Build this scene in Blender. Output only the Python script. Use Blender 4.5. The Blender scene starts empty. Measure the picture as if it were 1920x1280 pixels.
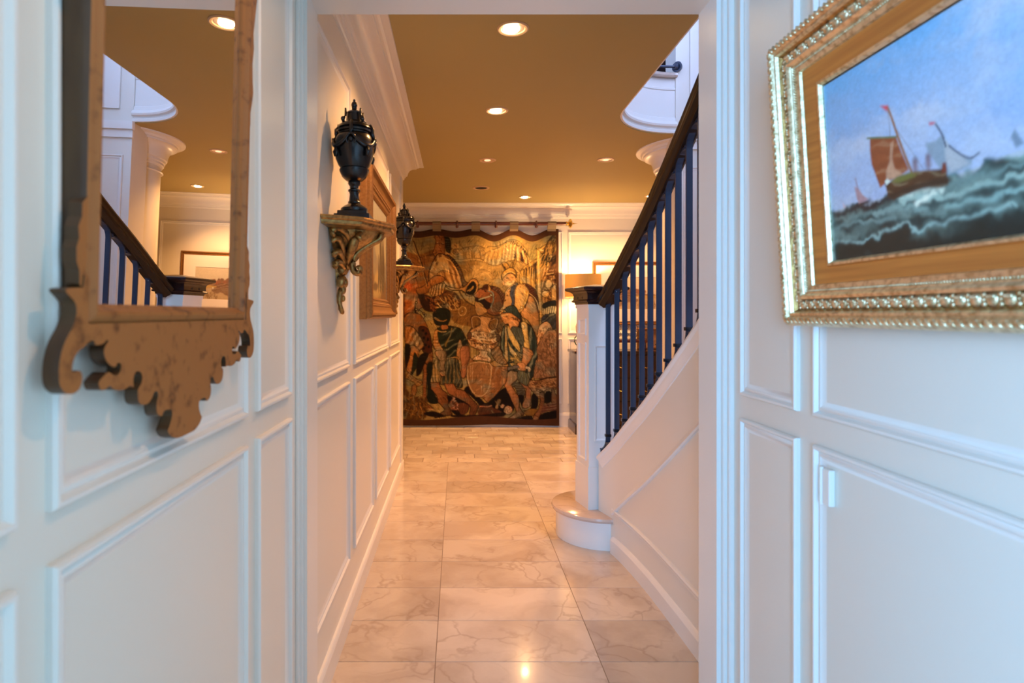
import bpy, math, random
import numpy as np
from mathutils import Vector, Matrix, Euler
random.seed(7); np.random.seed(7)
C = bpy.context.scene.collection
SC = bpy.context.scene
CEIL = 2.53
CAMZ = 1.285

# ---------------------------------------------------------------- camera, world, large lights, exposure
cam = bpy.data.cameras.new('camera'); camo = bpy.data.objects.new('camera', cam); C.objects.link(camo)
camo.location = (0, 0, CAMZ); camo.rotation_euler = (math.pi/2, 0, 0)
cam.sensor_width = 36; cam.lens = 1130/1920*36
cam.shift_x = (960-858)/1920; cam.shift_y = -(640-589)/1920
cam.clip_start = .05
cam.dof.use_dof = True; cam.dof.focus_distance = 3.9; cam.dof.aperture_fstop = 4.0
SC.camera = camo
SC.view_settings.view_transform = 'Standard'; SC.view_settings.look = 'None'
SC.view_settings.gamma = 1; SC.view_settings.exposure = 0.0
SC.view_settings.use_curve_mapping = False
w = bpy.data.worlds.new('world'); SC.world = w; w.use_nodes = True
w.node_tree.nodes['Background'].inputs[0].default_value = (.35, .55, 1, 1)
w.node_tree.nodes['Background'].inputs[1].default_value = .3

def light(name, kind, loc, power, col, rot=(0, 0, 0), **kw):
    l = bpy.data.lights.new(name, kind); l.energy = power; l.color = col
    for k, v in kw.items(): setattr(l, k, v)
    o = bpy.data.objects.new(name, l); C.objects.link(o); o.location = loc; o.rotation_euler = rot
    return o
R = math.radians
DAY = (.48, .70, 1.0)
WARM = (1.0, .49, .175)
# daylight through the windows of the front room (left of and behind the camera)
light('window_light_front', 'AREA', (-2.10, -.78, 1.45), 128, (.31,.58,1.0), (0, R(-90), 0), shape='RECTANGLE', size=1.8, size_y=1.7)
light('window_light_back', 'AREA', (-1.20, -3.05, 1.5), 265, (.22,.53,1.0), (R(90), 0, 0), shape='RECTANGLE', size=1.2, size_y=1.8)
# daylight over the upper landing
light('window_light_landing', 'AREA', (1.96, 2.1, 4.1), 135, (.41, .55, 1.0), (0, R(90), 0), shape='RECTANGLE', size=1.5, size_y=2.0)

# ---------------------------------------------------------------- helpers
def empty(name, loc=(0, 0, 0), rot=(0, 0, 0)):
    o = bpy.data.objects.new(name, None); C.objects.link(o); o.location = loc; o.rotation_euler = rot
    o.empty_display_size = .05
    return o
def tag(o, label=None, cat=None, group=None, kind=None):
    if label: o['label'] = label
    if cat: o['category'] = cat
    if group: o['group'] = group
    if kind: o['kind'] = kind
    return o
def wloc(p):
    v = Vector((0, 0, 0))
    while p is not None: v += p.location; p = p.parent
    return v

class MB:
    def __init__(s): s.v = []; s.f = []
    def add(s, vs, fs):
        b = len(s.v); s.v += [tuple(q) for q in vs]; s.f += [tuple(b+i for i in f) for f in fs]; return s
    def box(s, x0, x1, y0, y1, z0, z1):
        return s.add([(x0,y0,z0),(x1,y0,z0),(x1,y1,z0),(x0,y1,z0),(x0,y0,z1),(x1,y0,z1),(x1,y1,z1),(x0,y1,z1)],
            [(0,3,2,1),(4,5,6,7),(0,1,5,4),(1,2,6,5),(2,3,7,6),(3,0,4,7)])
    def cbox(s, x0, x1, y0, y1, z0, z1, c=.005):
        "box with chamfered vertical and top edges"
        def ring(d, z): return [(x0+d,y0+c,z),(x0+c,y0+d,z),(x1-c,y0+d,z),(x1-d,y0+c,z),(x1-d,y1-c,z),(x1-c,y1-d,z),(x0+c,y1-d,z),(x0+d,y1-c,z)]
        rs = [ring(0, z0), ring(0, z1-c), ring(c*.7, z1)]
        return s.rings(rs)
    def rings(s, rs, cap=True, closed=False, wrap=True):
        n = len(rs[0]); b = len(s.v)
        for r in rs: s.v += [tuple(q) for q in r]
        m = len(rs)
        for i in range(m if closed else m-1):
            j = (i+1) % m
            for k in range(n if wrap else n-1):
                l = (k+1) % n
                s.f.append((b+i*n+k, b+i*n+l, b+j*n+l, b+j*n+k))
        if cap and not closed:
            s.f.append(tuple(b+k for k in reversed(range(n)))); s.f.append(tuple(b+(m-1)*n+k for k in range(n)))
        return s
    def lathe(s, prof, c=(0, 0, 0), n=32, sx=1, sy=1, a0=0, cap=True):
        rs = []
        for r, z in prof:
            rs.append([(c[0]+sx*r*math.cos(a0+2*math.pi*k/n), c[1]+sy*r*math.sin(a0+2*math.pi*k/n), c[2]+z) for k in range(n)])
        return s.rings(rs, cap)
    def tube(s, pts, r, n=10, flat=1.0, up=None, cap=True):
        "r: number or list; flat: thickness factor along 'up'"
        P = [Vector(p) for p in pts]; rs = []
        for i, p in enumerate(P):
            t = (P[min(i+1, len(P)-1)] - P[max(i-1, 0)]); t.normalize()
            u = Vector(up) if up else Vector((0, 0, 1))
            if abs(t.dot(u)) > .97: u = Vector((1, 0, 0)) if abs(t.x) < .9 else Vector((0, 1, 0))
            a = t.cross(u).normalized(); b = a.cross(t).normalized()
            rr = r[i] if isinstance(r, (list, tuple)) else r
            rs.append([tuple(p + a*rr*math.cos(2*math.pi*k/n) + b*rr*flat*math.sin(2*math.pi*k/n)) for k in range(n)])
        return s.rings(rs, cap)
    def ball(s, c, r, n=10, m=7, sx=1, sy=1, sz=1, rot=None):
        vs = []
        for i in range(1, m):
            th = math.pi*i/m
            for k in range(n):
                a = 2*math.pi*k/n
                vs.append((r*sx*math.sin(th)*math.cos(a), r*sy*math.sin(th)*math.sin(a), r*sz*math.cos(th)))
        vs += [(0, 0, r*sz), (0, 0, -r*sz)]
        if rot is not None: vs = [tuple(rot @ Vector(q)) for q in vs]
        vs = [(q[0]+c[0], q[1]+c[1], q[2]+c[2]) for q in vs]
        fs = []
        for i in range(m-2):
            for k in range(n):
                l = (k+1) % n; fs.append((i*n+k, (i+1)*n+k, (i+1)*n+l, i*n+l))
        t = (m-1)*n
        for k in range(n):
            l = (k+1) % n; fs.append((t, k, l)); fs.append((t+1, (m-2)*n+l, (m-2)*n+k))
        return s.add(vs, fs)
    def ring(s, o, u, v, n, u0, u1, v0, v1, prof, close=True):
        "mitred rectangular moulding; prof = (inset, height)"
        o, u, v, n = map(Vector, (o, u, v, n)); rs = []
        for d, h in prof:
            rs.append([tuple(o + u*a + v*b + n*h) for a, b in ((u0+d,v0+d),(u1-d,v0+d),(u1-d,v1-d),(u0+d,v1-d))])
        return s.rings(rs, cap=False, closed=close)
    def quad(s, a, b, c, d): return s.add([a, b, c, d], [(0, 1, 2, 3)])
    def sweep(s, pts, N, U, prof, cap=True):
        "pts path; N,U per-point vectors; prof closed (n,u)"
        rs = [[tuple(Vector(p) + Vector(nn)*a + Vector(uu)*b) for a, b in prof] for p, nn, uu in zip(pts, N, U)]
        return s.rings(rs, cap)
    def plan(s, path, prof, side=1, cap=True, closed=False):
        "sweep profile (out, z) along plan polyline with mitres"
        P = [Vector((p[0], p[1])) for p in path]; Zs = [p[2] if len(p) > 2 else 0 for p in path]; rs = []
        m = len(P)
        for i in range(m):
            if closed: a, b = P[i]-P[i-1], P[(i+1) % m]-P[i]
            else: a = P[i]-P[i-1] if i else P[1]-P[0]; b = P[i+1]-P[i] if i < m-1 else P[i]-P[i-1]
            a = a.normalized(); b = b.normalized()
            n1 = Vector((-a.y, a.x))*side; n2 = Vector((-b.y, b.x))*side
            k = (n1+n2)/(1+n1.dot(n2)+1e-9)
            rs.append([(P[i].x+k.x*d, P[i].y+k.y*d, Zs[i]+z) for d, z in prof])
        return s.rings(rs, cap, closed)
    def build(s, name, mat, parent=None, smooth=False, local=False, loc=None):
        me = bpy.data.meshes.new(name)
        off = Vector((0, 0, 0)) if local else (wloc(parent) if parent else Vector(loc or (0, 0, 0)))
        me.from_pydata([(q[0]-off.x, q[1]-off.y, q[2]-off.z) for q in s.v], [], s.f)
        me.materials.append(mat)
        import bmesh
        bm = bmesh.new(); bm.from_mesh(me)
        bmesh.ops.recalc_face_normals(bm, faces=bm.faces)
        bm.to_mesh(me); bm.free()
        if smooth:
            me.polygons.foreach_set('use_smooth', [True]*len(me.polygons))
            if smooth != 'all': me.set_sharp_from_angle(angle=R(38 if smooth is True else smooth))
        o = bpy.data.objects.new(name, me); C.objects.link(o)
        if parent: o.parent = parent
        elif loc: o.location = loc
        return o

def prism(poly, axis, a, b, mapf=None):
    "extrude 2D polygon (triangulated ngon caps) between a and b; mapf(p2d, t)->3D"
    from mathutils.geometry import tessellate_polygon
    m = MB(); n = len(poly)
    vs = [mapf(p, a) for p in poly] + [mapf(p, b) for p in poly]
    tri = tessellate_polygon([[Vector((p[0], p[1], 0)) for p in poly]])
    fs = [tuple(t) for t in tri] + [tuple(i+n for i in reversed(t)) for t in tri]
    fs += [(i, (i+1) % n, n+(i+1) % n, n+i) for i in range(n)]
    m.add(vs, fs); return m

def smoothpts(P, k=4, closed=True):
    P = [np.array(p, float) for p in P]; n = len(P); out = []
    rng = range(n if closed else n-1)
    for i in rng:
        p0 = P[(i-1) % n] if closed or i > 0 else P[0]
        p1, p2 = P[i], P[(i+1) % n]
        p3 = P[(i+2) % n] if closed or i+2 < n else P[-1]
        for j in range(k):
            t = j/k
            out.append(tuple(.5*((2*p1)+(-p0+p2)*t+(2*p0-5*p1+4*p2-p3)*t*t+(-p0+3*p1-3*p2+p3)*t**3)))
    if not closed: out.append(tuple(P[-1]))
    return out

# ---------------------------------------------------------------- materials
def mat(name, col=(.8,.8,.8), rough=.5, metal=0, coat=0, noise=None, bump=None, emit=None, spec=None, vcol=False, coords='Object', trans=0):
    m = bpy.data.materials.new(name); m.use_nodes = True; nt = m.node_tree; b = nt.nodes['Principled BSDF']
    b.inputs['Base Color'].default_value = (*col, 1); b.inputs['Roughness'].default_value = rough
    b.inputs['Metallic'].default_value = metal; b.inputs['Coat Weight'].default_value = coat
    b.inputs['Coat Roughness'].default_value = .12
    if spec is not None: b.inputs['Specular IOR Level'].default_value = spec
    if trans: b.inputs['Transmission Weight'].default_value = trans
    tc = nt.nodes.new('ShaderNodeTexCoord')
    if noise:  # (col2, scale, detail, lo, hi, stretch)
        col2, sc, det, lo, hi, st = noise
        mp = nt.nodes.new('ShaderNodeMapping'); mp.inputs['Scale'].default_value = st
        nt.links.new(tc.outputs[coords], mp.inputs[0])
        n = nt.nodes.new('ShaderNodeTexNoise'); n.inputs['Scale'].default_value = sc; n.inputs['Detail'].default_value = det
        nt.links.new(mp.outputs[0], n.inputs[0])
        r = nt.nodes.new('ShaderNodeValToRGB'); r.color_ramp.elements[0].position = lo; r.color_ramp.elements[1].position = hi
        r.color_ramp.elements[0].color = (*col, 1); r.color_ramp.elements[1].color = (*col2, 1)
        nt.links.new(n.outputs[0], r.inputs[0]); nt.links.new(r.outputs[0], b.inputs['Base Color'])
    if bump:   # (scale, strength, dist)
        n = nt.nodes.new('ShaderNodeTexNoise'); n.inputs['Scale'].default_value = bump[0]; n.inputs['Detail'].default_value = 4
        nt.links.new(tc.outputs[coords], n.inputs[0])
        bp = nt.nodes.new('ShaderNodeBump'); bp.inputs['Strength'].default_value = bump[1]; bp.inputs['Distance'].default_value = bump[2]
        nt.links.new(n.outputs[0], bp.inputs['Height']); nt.links.new(bp.outputs[0], b.inputs['Normal'])
    if vcol:
        a = nt.nodes.new('ShaderNodeAttribute'); a.attribute_name = 'paint'
        nt.links.new(a.outputs['Color'], b.inputs['Base Color'])
    if emit:
        b.inputs['Emission Color'].default_value = (*emit[0], 1); b.inputs['Emission Strength'].default_value = emit[1]
    return m
M = {}
M['paint'] = mat('cream_panel_paint', (.76,.71,.61), .34, bump=(90, .05, .001))
M['trimp'] = mat('white_trim_paint', (.80,.76,.69), .30)
M['ceil'] = mat('tan_ceiling_paint', (.43,.335,.145), .75, spec=.2)
M['tan'] = mat('bounce_cut_tan', (.42,.33,.24), .6)  # invented colour for unseen front-room walls and ceiling, cuts bounce onto the left wall
M['white'] = mat('white_ceiling_paint', (.82,.82,.82), .6)
M['grout'] = mat('grout', (.24,.17,.12), .8)
M['gold'] = mat('gilt', (.36,.175,.055), .36, .7, noise=((.27,.125,.04), 90, 4, .42, .72, (1,1,1)), bump=(160,.25,.002))
M['gold2'] = mat('antique_gilt', (.46,.27,.085), .32, .85, noise=((.20,.10,.035), 70, 5, .40, .72, (1,1,1)), bump=(120,.35,.003))
M['goldp'] = mat('pale_gilt', (.80,.66,.42), .34, .85, noise=((.40,.25,.10), 90, 4, .45, .75, (1,1,1)), bump=(260,.3,.002))
M['goldo'] = mat('orange_gilt', (.66,.30,.07), .42, .55, noise=((.48,.20,.05), 14, 5, .35, .7, (1,.2,6)), bump=(200,.08,.001))
M['bronze'] = mat('black_bronze', (.008,.007,.008), .26, .3, coat=.25, noise=((.022,.014,.012), 20, 4, .45, .8, (1,1,1)))
M['iron'] = mat('dark_iron', (.035,.045,.075), .34, .45, coat=.3, bump=(150,.08,.001))
M['mahog'] = mat('dark_mahogany', (.034,.009,.006), .26, coat=.4, noise=((.010,.003,.003), 9, 6, .35, .7, (1,1,8)))
M['rail'] = mat('rail_mahogany', (.016,.005,.002), .28, spec=.3, noise=((.008,.003,.002), 12, 6, .35, .7, (6,1,1)))
M['rod'] = mat('rod_wood', (.10,.02,.01), .3, coat=.4)
M['brass'] = mat('brass', (.75,.50,.14), .22, 1)
M['walnut'] = mat('burl_wood', (.34,.125,.032), .5, spec=.3, noise=((.11,.036,.010), 44, 9, .54, .74, (1,1,1)), bump=(120,.08,.001))
M['walnutd'] = mat('wood_edge', (.085,.040,.014), .45, noise=((.05,.02,.008), 20, 6, .4, .7, (1,1,.3)))
M['mirror'] = mat('mirror_glass', (.86,.87,.86), .0, 1)
M['can'] = mat('lamp_reflector', (.80,.62,.50), .25, .6)
M['canring'] = mat('downlight_ring', (.62,.42,.24), .45)
M['bulb'] = mat('lit_bulb', (1,.8,.6), .5, emit=((1.0,.72,.42), 60))
M['bulbdim'] = mat('dim_bulb', (.9,.6,.5), .4, emit=((1.0,.45,.25), 1.6))
M['black'] = mat('speaker_black', (.012,.01,.01), .6)
M['shade'] = mat('lampshade_silk', (.40,.20,.045), .7, emit=((1.0,.44,.08), .22), noise=((.33,.16,.035), 60, 3, .4, .7, (9,9,.3)))
M['tile'] = None
def marble(name, base, c2, vein, rough):
    m = bpy.data.materials.new(name); m.use_nodes = True; nt = m.node_tree; b = nt.nodes['Principled BSDF']; L = nt.links.new
    g = nt.nodes.new('ShaderNodeNewGeometry'); oi = nt.nodes.new('ShaderNodeObjectInfo')
    mul = nt.nodes.new('ShaderNodeMath'); mul.operation = 'MULTIPLY'; mul.inputs[1].default_value = 37.0; L(oi.outputs['Random'], mul.inputs[0])
    add = nt.nodes.new('ShaderNodeVectorMath'); add.operation = 'ADD'; L(g.outputs['Position'], add.inputs[0]); L(mul.outputs[0], add.inputs[1])
    w1 = nt.nodes.new('ShaderNodeTexNoise'); w1.inputs['Scale'].default_value = 2.2; w1.inputs['Detail'].default_value = 5; L(add.outputs[0], w1.inputs[0])
    sc = nt.nodes.new('ShaderNodeVectorMath'); sc.operation = 'SCALE'; sc.inputs['Scale'].default_value = .85; L(w1.outputs['Color'], sc.inputs[0])
    ad2 = nt.nodes.new('ShaderNodeVectorMath'); ad2.operation = 'ADD'; L(add.outputs[0], ad2.inputs[0]); L(sc.outputs[0], ad2.inputs[1])
    cl = nt.nodes.new('ShaderNodeTexNoise'); cl.inputs['Scale'].default_value = 2.6; cl.inputs['Detail'].default_value = 6; L(ad2.outputs[0], cl.inputs[0])
    r1 = nt.nodes.new('ShaderNodeValToRGB'); r1.color_ramp.elements[0].position = .38; r1.color_ramp.elements[1].position = .62
    r1.color_ramp.elements[0].color = (*base, 1); r1.color_ramp.elements[1].color = (*c2, 1); L(cl.outputs[0], r1.inputs[0])
    vo = nt.nodes.new('ShaderNodeTexVoronoi'); vo.feature = 'DISTANCE_TO_EDGE'; vo.inputs['Scale'].default_value = 4.6; L(ad2.outputs[0], vo.inputs[0])
    r2 = nt.nodes.new('ShaderNodeValToRGB'); r2.color_ramp.elements[0].position = .0; r2.color_ramp.elements[1].position = .06
    r2.color_ramp.elements[0].color = (.42,.42,.42,1); r2.color_ramp.elements[1].color = (0,0,0,1); L(vo.outputs[0], r2.inputs[0])
    # veins fade in and out
    fn = nt.nodes.new('ShaderNodeTexNoise'); fn.inputs['Scale'].default_value = 4; L(add.outputs[0], fn.inputs[0])
    r3 = nt.nodes.new('ShaderNodeValToRGB'); r3.color_ramp.elements[0].position = .42; r3.color_ramp.elements[1].position = .6; L(fn.outputs[0], r3.inputs[0])
    mm = nt.nodes.new('ShaderNodeMath'); mm.operation = 'MULTIPLY'; L(r2.outputs[0], mm.inputs[0]); L(r3.outputs[0], mm.inputs[1])
    mx = nt.nodes.new('ShaderNodeMix'); mx.data_type = 'RGBA'; L(mm.outputs[0], mx.inputs[0]); L(r1.outputs[0], mx.inputs[6]); mx.inputs[7].default_value = (*vein, 1)
    # each tile a little darker or lighter
    rr = nt.nodes.new('ShaderNodeMapRange'); rr.inputs[1].default_value = 0; rr.inputs[2].default_value = 1; rr.inputs[3].default_value = .82; rr.inputs[4].default_value = 1.04; L(oi.outputs['Random'], rr.inputs[0])
    hv = nt.nodes.new('ShaderNodeVectorMath'); hv.operation = 'SCALE'; L(mx.outputs[2], hv.inputs[0]); L(rr.outputs[0], hv.inputs['Scale'])
    L(hv.outputs[0], b.inputs['Base Color']); b.inputs['Roughness'].default_value = rough
    b.inputs['Coat Weight'].default_value = .25; b.inputs['Coat Roughness'].default_value = .05
    return m
M['tile'] = marble('beige_marble', (.69,.58,.46), (.54,.43,.33), (.31,.21,.15), .16)
M['tread'] = marble('tread_marble', (.66,.52,.42), (.56,.42,.33), (.38,.27,.20), .14)

# ---------------------------------------------------------------- painter (flat pictures and the woven tapestry)
class Raster:
    def __init__(s, x0, x1, y0, y1, step, bg):
        s.x0, s.y0, s.st = x0, y0, step
        s.nx = int(round((x1-x0)/step))+1; s.ny = int(round((y1-y0)/step))+1
        s.img = np.zeros((s.ny, s.nx, 3)); s.img[:] = np.array(bg)
        s.X, s.Y = np.meshgrid(x0+np.arange(s.nx)*step, y0+np.arange(s.ny)*step)
        s.n = s.noise
    def noise(s, sx, sy, seed=0, octs=3):
        rs = np.random.RandomState(seed); out = np.zeros_like(s.X); amp = 1; tot = 0
        for o in range(octs):
            fx = (s.X-s.X.min())/sx*2**o; fy = (s.Y-s.Y.min())/sy*2**o
            g = rs.rand(int(fy.max())+3, int(fx.max())+3)
            ix = fx.astype(int); iy = fy.astype(int); tx = fx-ix; ty = fy-iy
            tx = tx*tx*(3-2*tx); ty = ty*ty*(3-2*ty)
            out += amp*((g[iy,ix]*(1-tx)+g[iy,ix+1]*tx)*(1-ty)+(g[iy+1,ix]*(1-tx)+g[iy+1,ix+1]*tx)*ty); tot += amp; amp *= .5
        return out/tot-.5
    def box(s, P, pad):
        xs = [p[0] for p in P]; ys = [p[1] for p in P]
        i0 = max(0, int((min(xs)-pad-s.x0)/s.st)); i1 = min(s.nx, int((max(xs)+pad-s.x0)/s.st)+2)
        j0 = max(0, int((min(ys)-pad-s.y0)/s.st)); j1 = min(s.ny, int((max(ys)+pad-s.y0)/s.st)+2)
        return slice(j0, j1), slice(i0, i1)
    def put(s, sl, m, col):
        if m.size == 0: return
        c = np.array(col) if not callable(col) else col(s.X[sl], s.Y[sl])
        s.img[sl] = s.img[sl]*(1-m[..., None]) + c*m[..., None]
    def inside(s, sl, P):
        X, Y = s.X[sl], s.Y[sl]; r = np.zeros(X.shape, bool); n = len(P)
        for i in range(n):
            x1, y1 = P[i]; x2, y2 = P[(i+1) % n]
            if y1 == y2: continue
            c = ((y1 > Y) != (y2 > Y)) & (X < (x2-x1)*(Y-y1)/(y2-y1)+x1); r ^= c
        return r
    def dist(s, sl, P, closed):
        X, Y = s.X[sl], s.Y[sl]; d = np.full(X.shape, 1e9); n = len(P)
        for i in range(n if closed else n-1):
            x1, y1 = P[i]; x2, y2 = P[(i+1) % n]; dx, dy = x2-x1, y2-y1
            L = dx*dx+dy*dy+1e-9; t = np.clip(((X-x1)*dx+(Y-y1)*dy)/L, 0, 1)
            d = np.minimum(d, np.hypot(X-x1-t*dx, Y-y1-t*dy))
        return d
    def poly(s, P, col, edge=None, ew=2.2, sm=True, folds=None, feather=1.2, shade=None):
        """folds=(angle_deg, wavelength, colour, strength[,seed]); shade=(dx,dy,amount) rounds the form as the weaver drew it"""
        if sm: P = smoothpts(P, 4)
        sl = s.box(P, ew+4)
        if s.X[sl].size == 0: return
        ins = s.inside(sl, P); d = s.dist(sl, P, True); sd = np.where(ins, d, -d)
        m = np.clip(sd/feather+.5, 0, 1)
        X, Y = s.X[sl], s.Y[sl]; c = np.zeros(X.shape+(3,)); c[:] = np.array(col)
        if folds:
            a = R(folds[0]); u = X*math.cos(a)+Y*math.sin(a); v = -X*math.sin(a)+Y*math.cos(a)
            sdv = folds[4] if len(folds) > 4 else 0
            if not hasattr(s, 'fn'): q_ = s.st*11; s.fn = s.noise(q_*2.6, q_*2.6, 91, 3), s.noise(q_*2, q_*2, 92, 3)
            w_ = np.sin(2*math.pi*(u/folds[1]+.3*np.sin(v/(folds[1]*2.3)+sdv)+1.5*s.fn[0][sl]))*(1+2.2*s.fn[1][sl])
            k = np.clip((w_+.1)*1.4, 0, 1)*folds[3]
            c = c*(1-k[..., None])+np.array(folds[2])*k[..., None]
            hl = np.clip((-w_-.75)*4, 0, 1)*folds[3]*.3
            c = c*(1-hl[..., None])+np.array([.85,.72,.48])*hl[..., None]
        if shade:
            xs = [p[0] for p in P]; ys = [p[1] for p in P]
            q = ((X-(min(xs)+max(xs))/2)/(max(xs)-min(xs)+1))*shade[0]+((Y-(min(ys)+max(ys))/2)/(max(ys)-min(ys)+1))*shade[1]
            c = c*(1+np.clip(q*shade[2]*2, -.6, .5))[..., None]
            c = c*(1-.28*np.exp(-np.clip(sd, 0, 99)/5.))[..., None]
        s.img[sl] = s.img[sl]*(1-m[..., None])+c*m[..., None]
        if edge is not None: s.put(sl, np.clip((ew-d)/1.2+.2, 0, 1), edge)
    def line(s, P, col, wd=2.0, sm=True, taper=False):
        if sm and len(P) > 2: P = smoothpts(P, 4, False)
        sl = s.box(P, wd+3); 
        if s.X[sl].size == 0: return
        s.put(sl, np.clip((wd*.5-s.dist(sl, P, False))/max(s.st*.6, .3*wd)+.5, 0, 1), col)
    def ell(s, cx, cy, rx, ry, col, edge=None, rot=0, ew=2, shade=None):
        a = R(rot); P = [(cx+rx*math.cos(t)*math.cos(a)-ry*math.sin(t)*math.sin(a), cy+rx*math.cos(t)*math.sin(a)+ry*math.sin(t)*math.cos(a)) for t in np.linspace(0, 2*math.pi, 20, endpoint=False)]
        s.poly(P, col, edge, ew, sm=False, shade=shade)
    def tone(s, P, wd, f):
        sl = s.box(P, wd+2)
        if s.X[sl].size == 0: return
        m = np.clip((wd*.5-s.dist(sl, P, False))/(wd*.5)+.3, 0, 1)[..., None]
        s.img[sl] = s.img[sl]*(1+(f-1)*m)
    def spray(s, P, cols, n, ln, ang, spread, wd, seed=0):
        "many short woven strokes scattered inside polygon P"
        rs = np.random.RandomState(seed); xs = [p[0] for p in P]; ys = [p[1] for p in P]; k = 0; tries = 0
        while k < n and tries < n*8:
            tries += 1; x, y = rs.uniform(min(xs), max(xs)), rs.uniform(min(ys), max(ys)); c = False
            for i in range(len(P)):
                x1, y1 = P[i]; x2, y2 = P[(i+1) % len(P)]
                if (y1 > y) != (y2 > y) and x < (x2-x1)*(y-y1)/(y2-y1)+x1: c = not c
            if not c: continue
            k += 1; a = R(ang+rs.uniform(-spread, spread)); l = ln*rs.uniform(.5, 1.3)
            bx, by = x+l*.5*math.cos(a)+rs.uniform(-.15,.15)*l, y+l*.5*math.sin(a)+rs.uniform(-.15,.15)*l
            s.line([(x, y), (bx, by), (x+l*math.cos(a), y+l*math.sin(a))], cols[rs.randint(len(cols))], wd*rs.uniform(.6, 1.3), sm=False)
def painterly(r, wander, scale, soft, seed=0, grain=.1):
    "edges wander and colours melt a little, as brushed paint does"
    a = r.noise(scale, scale, 60+seed, 3)*wander; b = r.noise(scale, scale, 61+seed, 3)*wander
    i = np.clip(((r.Y+b-r.y0)/r.st).round().astype(int), 0, r.ny-1); j = np.clip(((r.X+a-r.x0)/r.st).round().astype(int), 0, r.nx-1)
    q = r.img[i, j]; s_ = q.copy()
    for _ in range(soft): s_[1:-1,1:-1] = (s_[:-2,1:-1]+s_[2:,1:-1]+s_[1:-1,:-2]+s_[1:-1,2:]+2*s_[1:-1,1:-1])/6
    k = np.clip(r.noise(scale*3, scale*3, 62+seed, 3)*2.5+.5, 0, 1)[..., None]
    r.img = q*k+s_*(1-k); r.img *= (1+grain*r.noise(scale*.35, scale*.25, 63+seed, 2))[..., None]
def srgb(r, g, b):
    f = lambda c: ((c/255+.055)/1.055)**2.4 if c/255 > .04045 else c/255/12.92
    return np.array([f(r), f(g), f(b)])
def painted_grid(name, ras, mapf, mt, parent=None, local=True, mask=None, thick=0):
    "mesh of the raster: one coloured vertex per stitch / brush dab"
    ny, nx = ras.ny, ras.nx
    V = mapf(ras.X, ras.Y).reshape(-1, 3)
    idx = np.arange(nx*ny).reshape(ny, nx)
    q = np.stack([idx[:-1,:-1], idx[:-1,1:], idx[1:,1:], idx[1:,:-1]], -1).reshape(-1, 4)
    me = bpy.data.meshes.new(name)
    me.vertices.add(len(V)); me.vertices.foreach_set('co', V.astype(np.float32).ravel())
    me.loops.add(q.size); me.loops.foreach_set('vertex_index', q.astype(np.int32).ravel())
    me.polygons.add(len(q)); me.polygons.foreach_set('loop_start', (np.arange(len(q))*4).astype(np.int32))
    me.polygons.foreach_set('use_smooth', np.ones(len(q), bool))
    me.update(calc_edges=True)
    at = me.color_attributes.new('paint', 'FLOAT_COLOR', 'POINT')
    rgba = np.ones((nx*ny, 4), np.float32); rgba[:, :3] = np.clip(ras.img.reshape(-1, 3), 0, 1)
    at.data.foreach_set('color', rgba.ravel())
    me.materials.append(mt)
    o = bpy.data.objects.new(name, me); C.objects.link(o)
    if parent: o.parent = parent
    if thick:
        md = o.modifiers.new('thickness', 'SOLIDIFY'); md.thickness = thick; md.offset = -1
    return o

# ================================================================= THE SETTING
def st(mb, name, m, parent=None, smooth=False):
    o = mb.build(name, m, parent, smooth); tag(o, kind='structure'); return o
XL = -.457; XR = .775; YJ0, YJ1 = 1.722, 1.85
PAN = [(0,0),(0,.008),(.003,.0125),(.008,.0125),(.011,.008),(.013,.0045),(.017,.0065),(.021,.0065),(.028,.002),(.034,.0)]
def panel(parent, o, u, v, n, u0, u1, v0, v1, mt=None):
    m = MB(); m.ring(o, u, v, n, u0, u1, v0, v1, PAN, close=True)
    return m.build('panel_moulding', mt or M['trimp'], parent, smooth=30)

wl = st(MB().box(-.60, XL, .20, 4.94, 0, CEIL), 'wall_left', M['paint'])
ZU = (1.066, 2.226); ZLO = (.262, 1.005)
def leftpanels(up, lo):
    for a, b in up: panel(wl, (XL,0,0), (0,1,0), (0,0,1), (1,0,0), a, b, *ZU)
    for a, b in lo: panel(wl, (XL,0,0), (0,1,0), (0,0,1), (1,0,0), a, b, *ZLO)
leftpanels([(.27,.6126),(.668,1.288),(1.359,1.629),(1.90,2.508),(2.635,3.91),(4.03,4.68)],
           [(.27,.6126),(.668,1.288),(1.359,1.629),(1.90,2.508),(2.635,3.21),(3.33,3.91),(4.03,4.68)])
MB().box(XL-.002, XL+.010, 4.80, 4.952, 0, 2.40).box(-.60, XL+.010, 4.935, 4.952, 0, 2.40).build('corner_board', M['trimp'], wl)
# pier and header of the cased opening
jl = MB().box(XL-.01, -.430, YJ0, YJ1, 0, 2.205)
st(jl, 'trim_1', M['trimp'])
bead = [(0,0),(.0,.006),(-.006,.010),(-.012,.008),(-.016,.003),(-.022,.003),(-.03,.0)]
m = MB(); 
for y0, h, wd in ((1.700, .010, .022), (1.712,.018,.012)): m.cbox(XL-.002, XL+h, y0, y0+wd, 0, 2.225, .003)
st(m, 'trim_2', M['trimp'])
st(MB().box(.740, .90, YJ0, YJ1, 0, 2.205), 'trim_3', M['trimp'])
m = MB()
for y0, x in ((1.706, .752), (1.690, .762)): m.cbox(x, XR+.02, y0, y0+.018, 0, 2.225, .003)
st(m, 'trim_4', M['trimp'])
st(MB().box(XL-.01, .90, YJ0, YJ1, 2.205, CEIL), 'trim_5', M['trimp'])
st(MB().box(XL-.01, XR+.02, 1.694, YJ0+.001, 2.215, 2.30), 'trim_6', M['trimp'])
wr = st(MB().box(XR, .90, -3.1, YJ1, 0, CEIL), 'wall_right', M['paint'])
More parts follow.
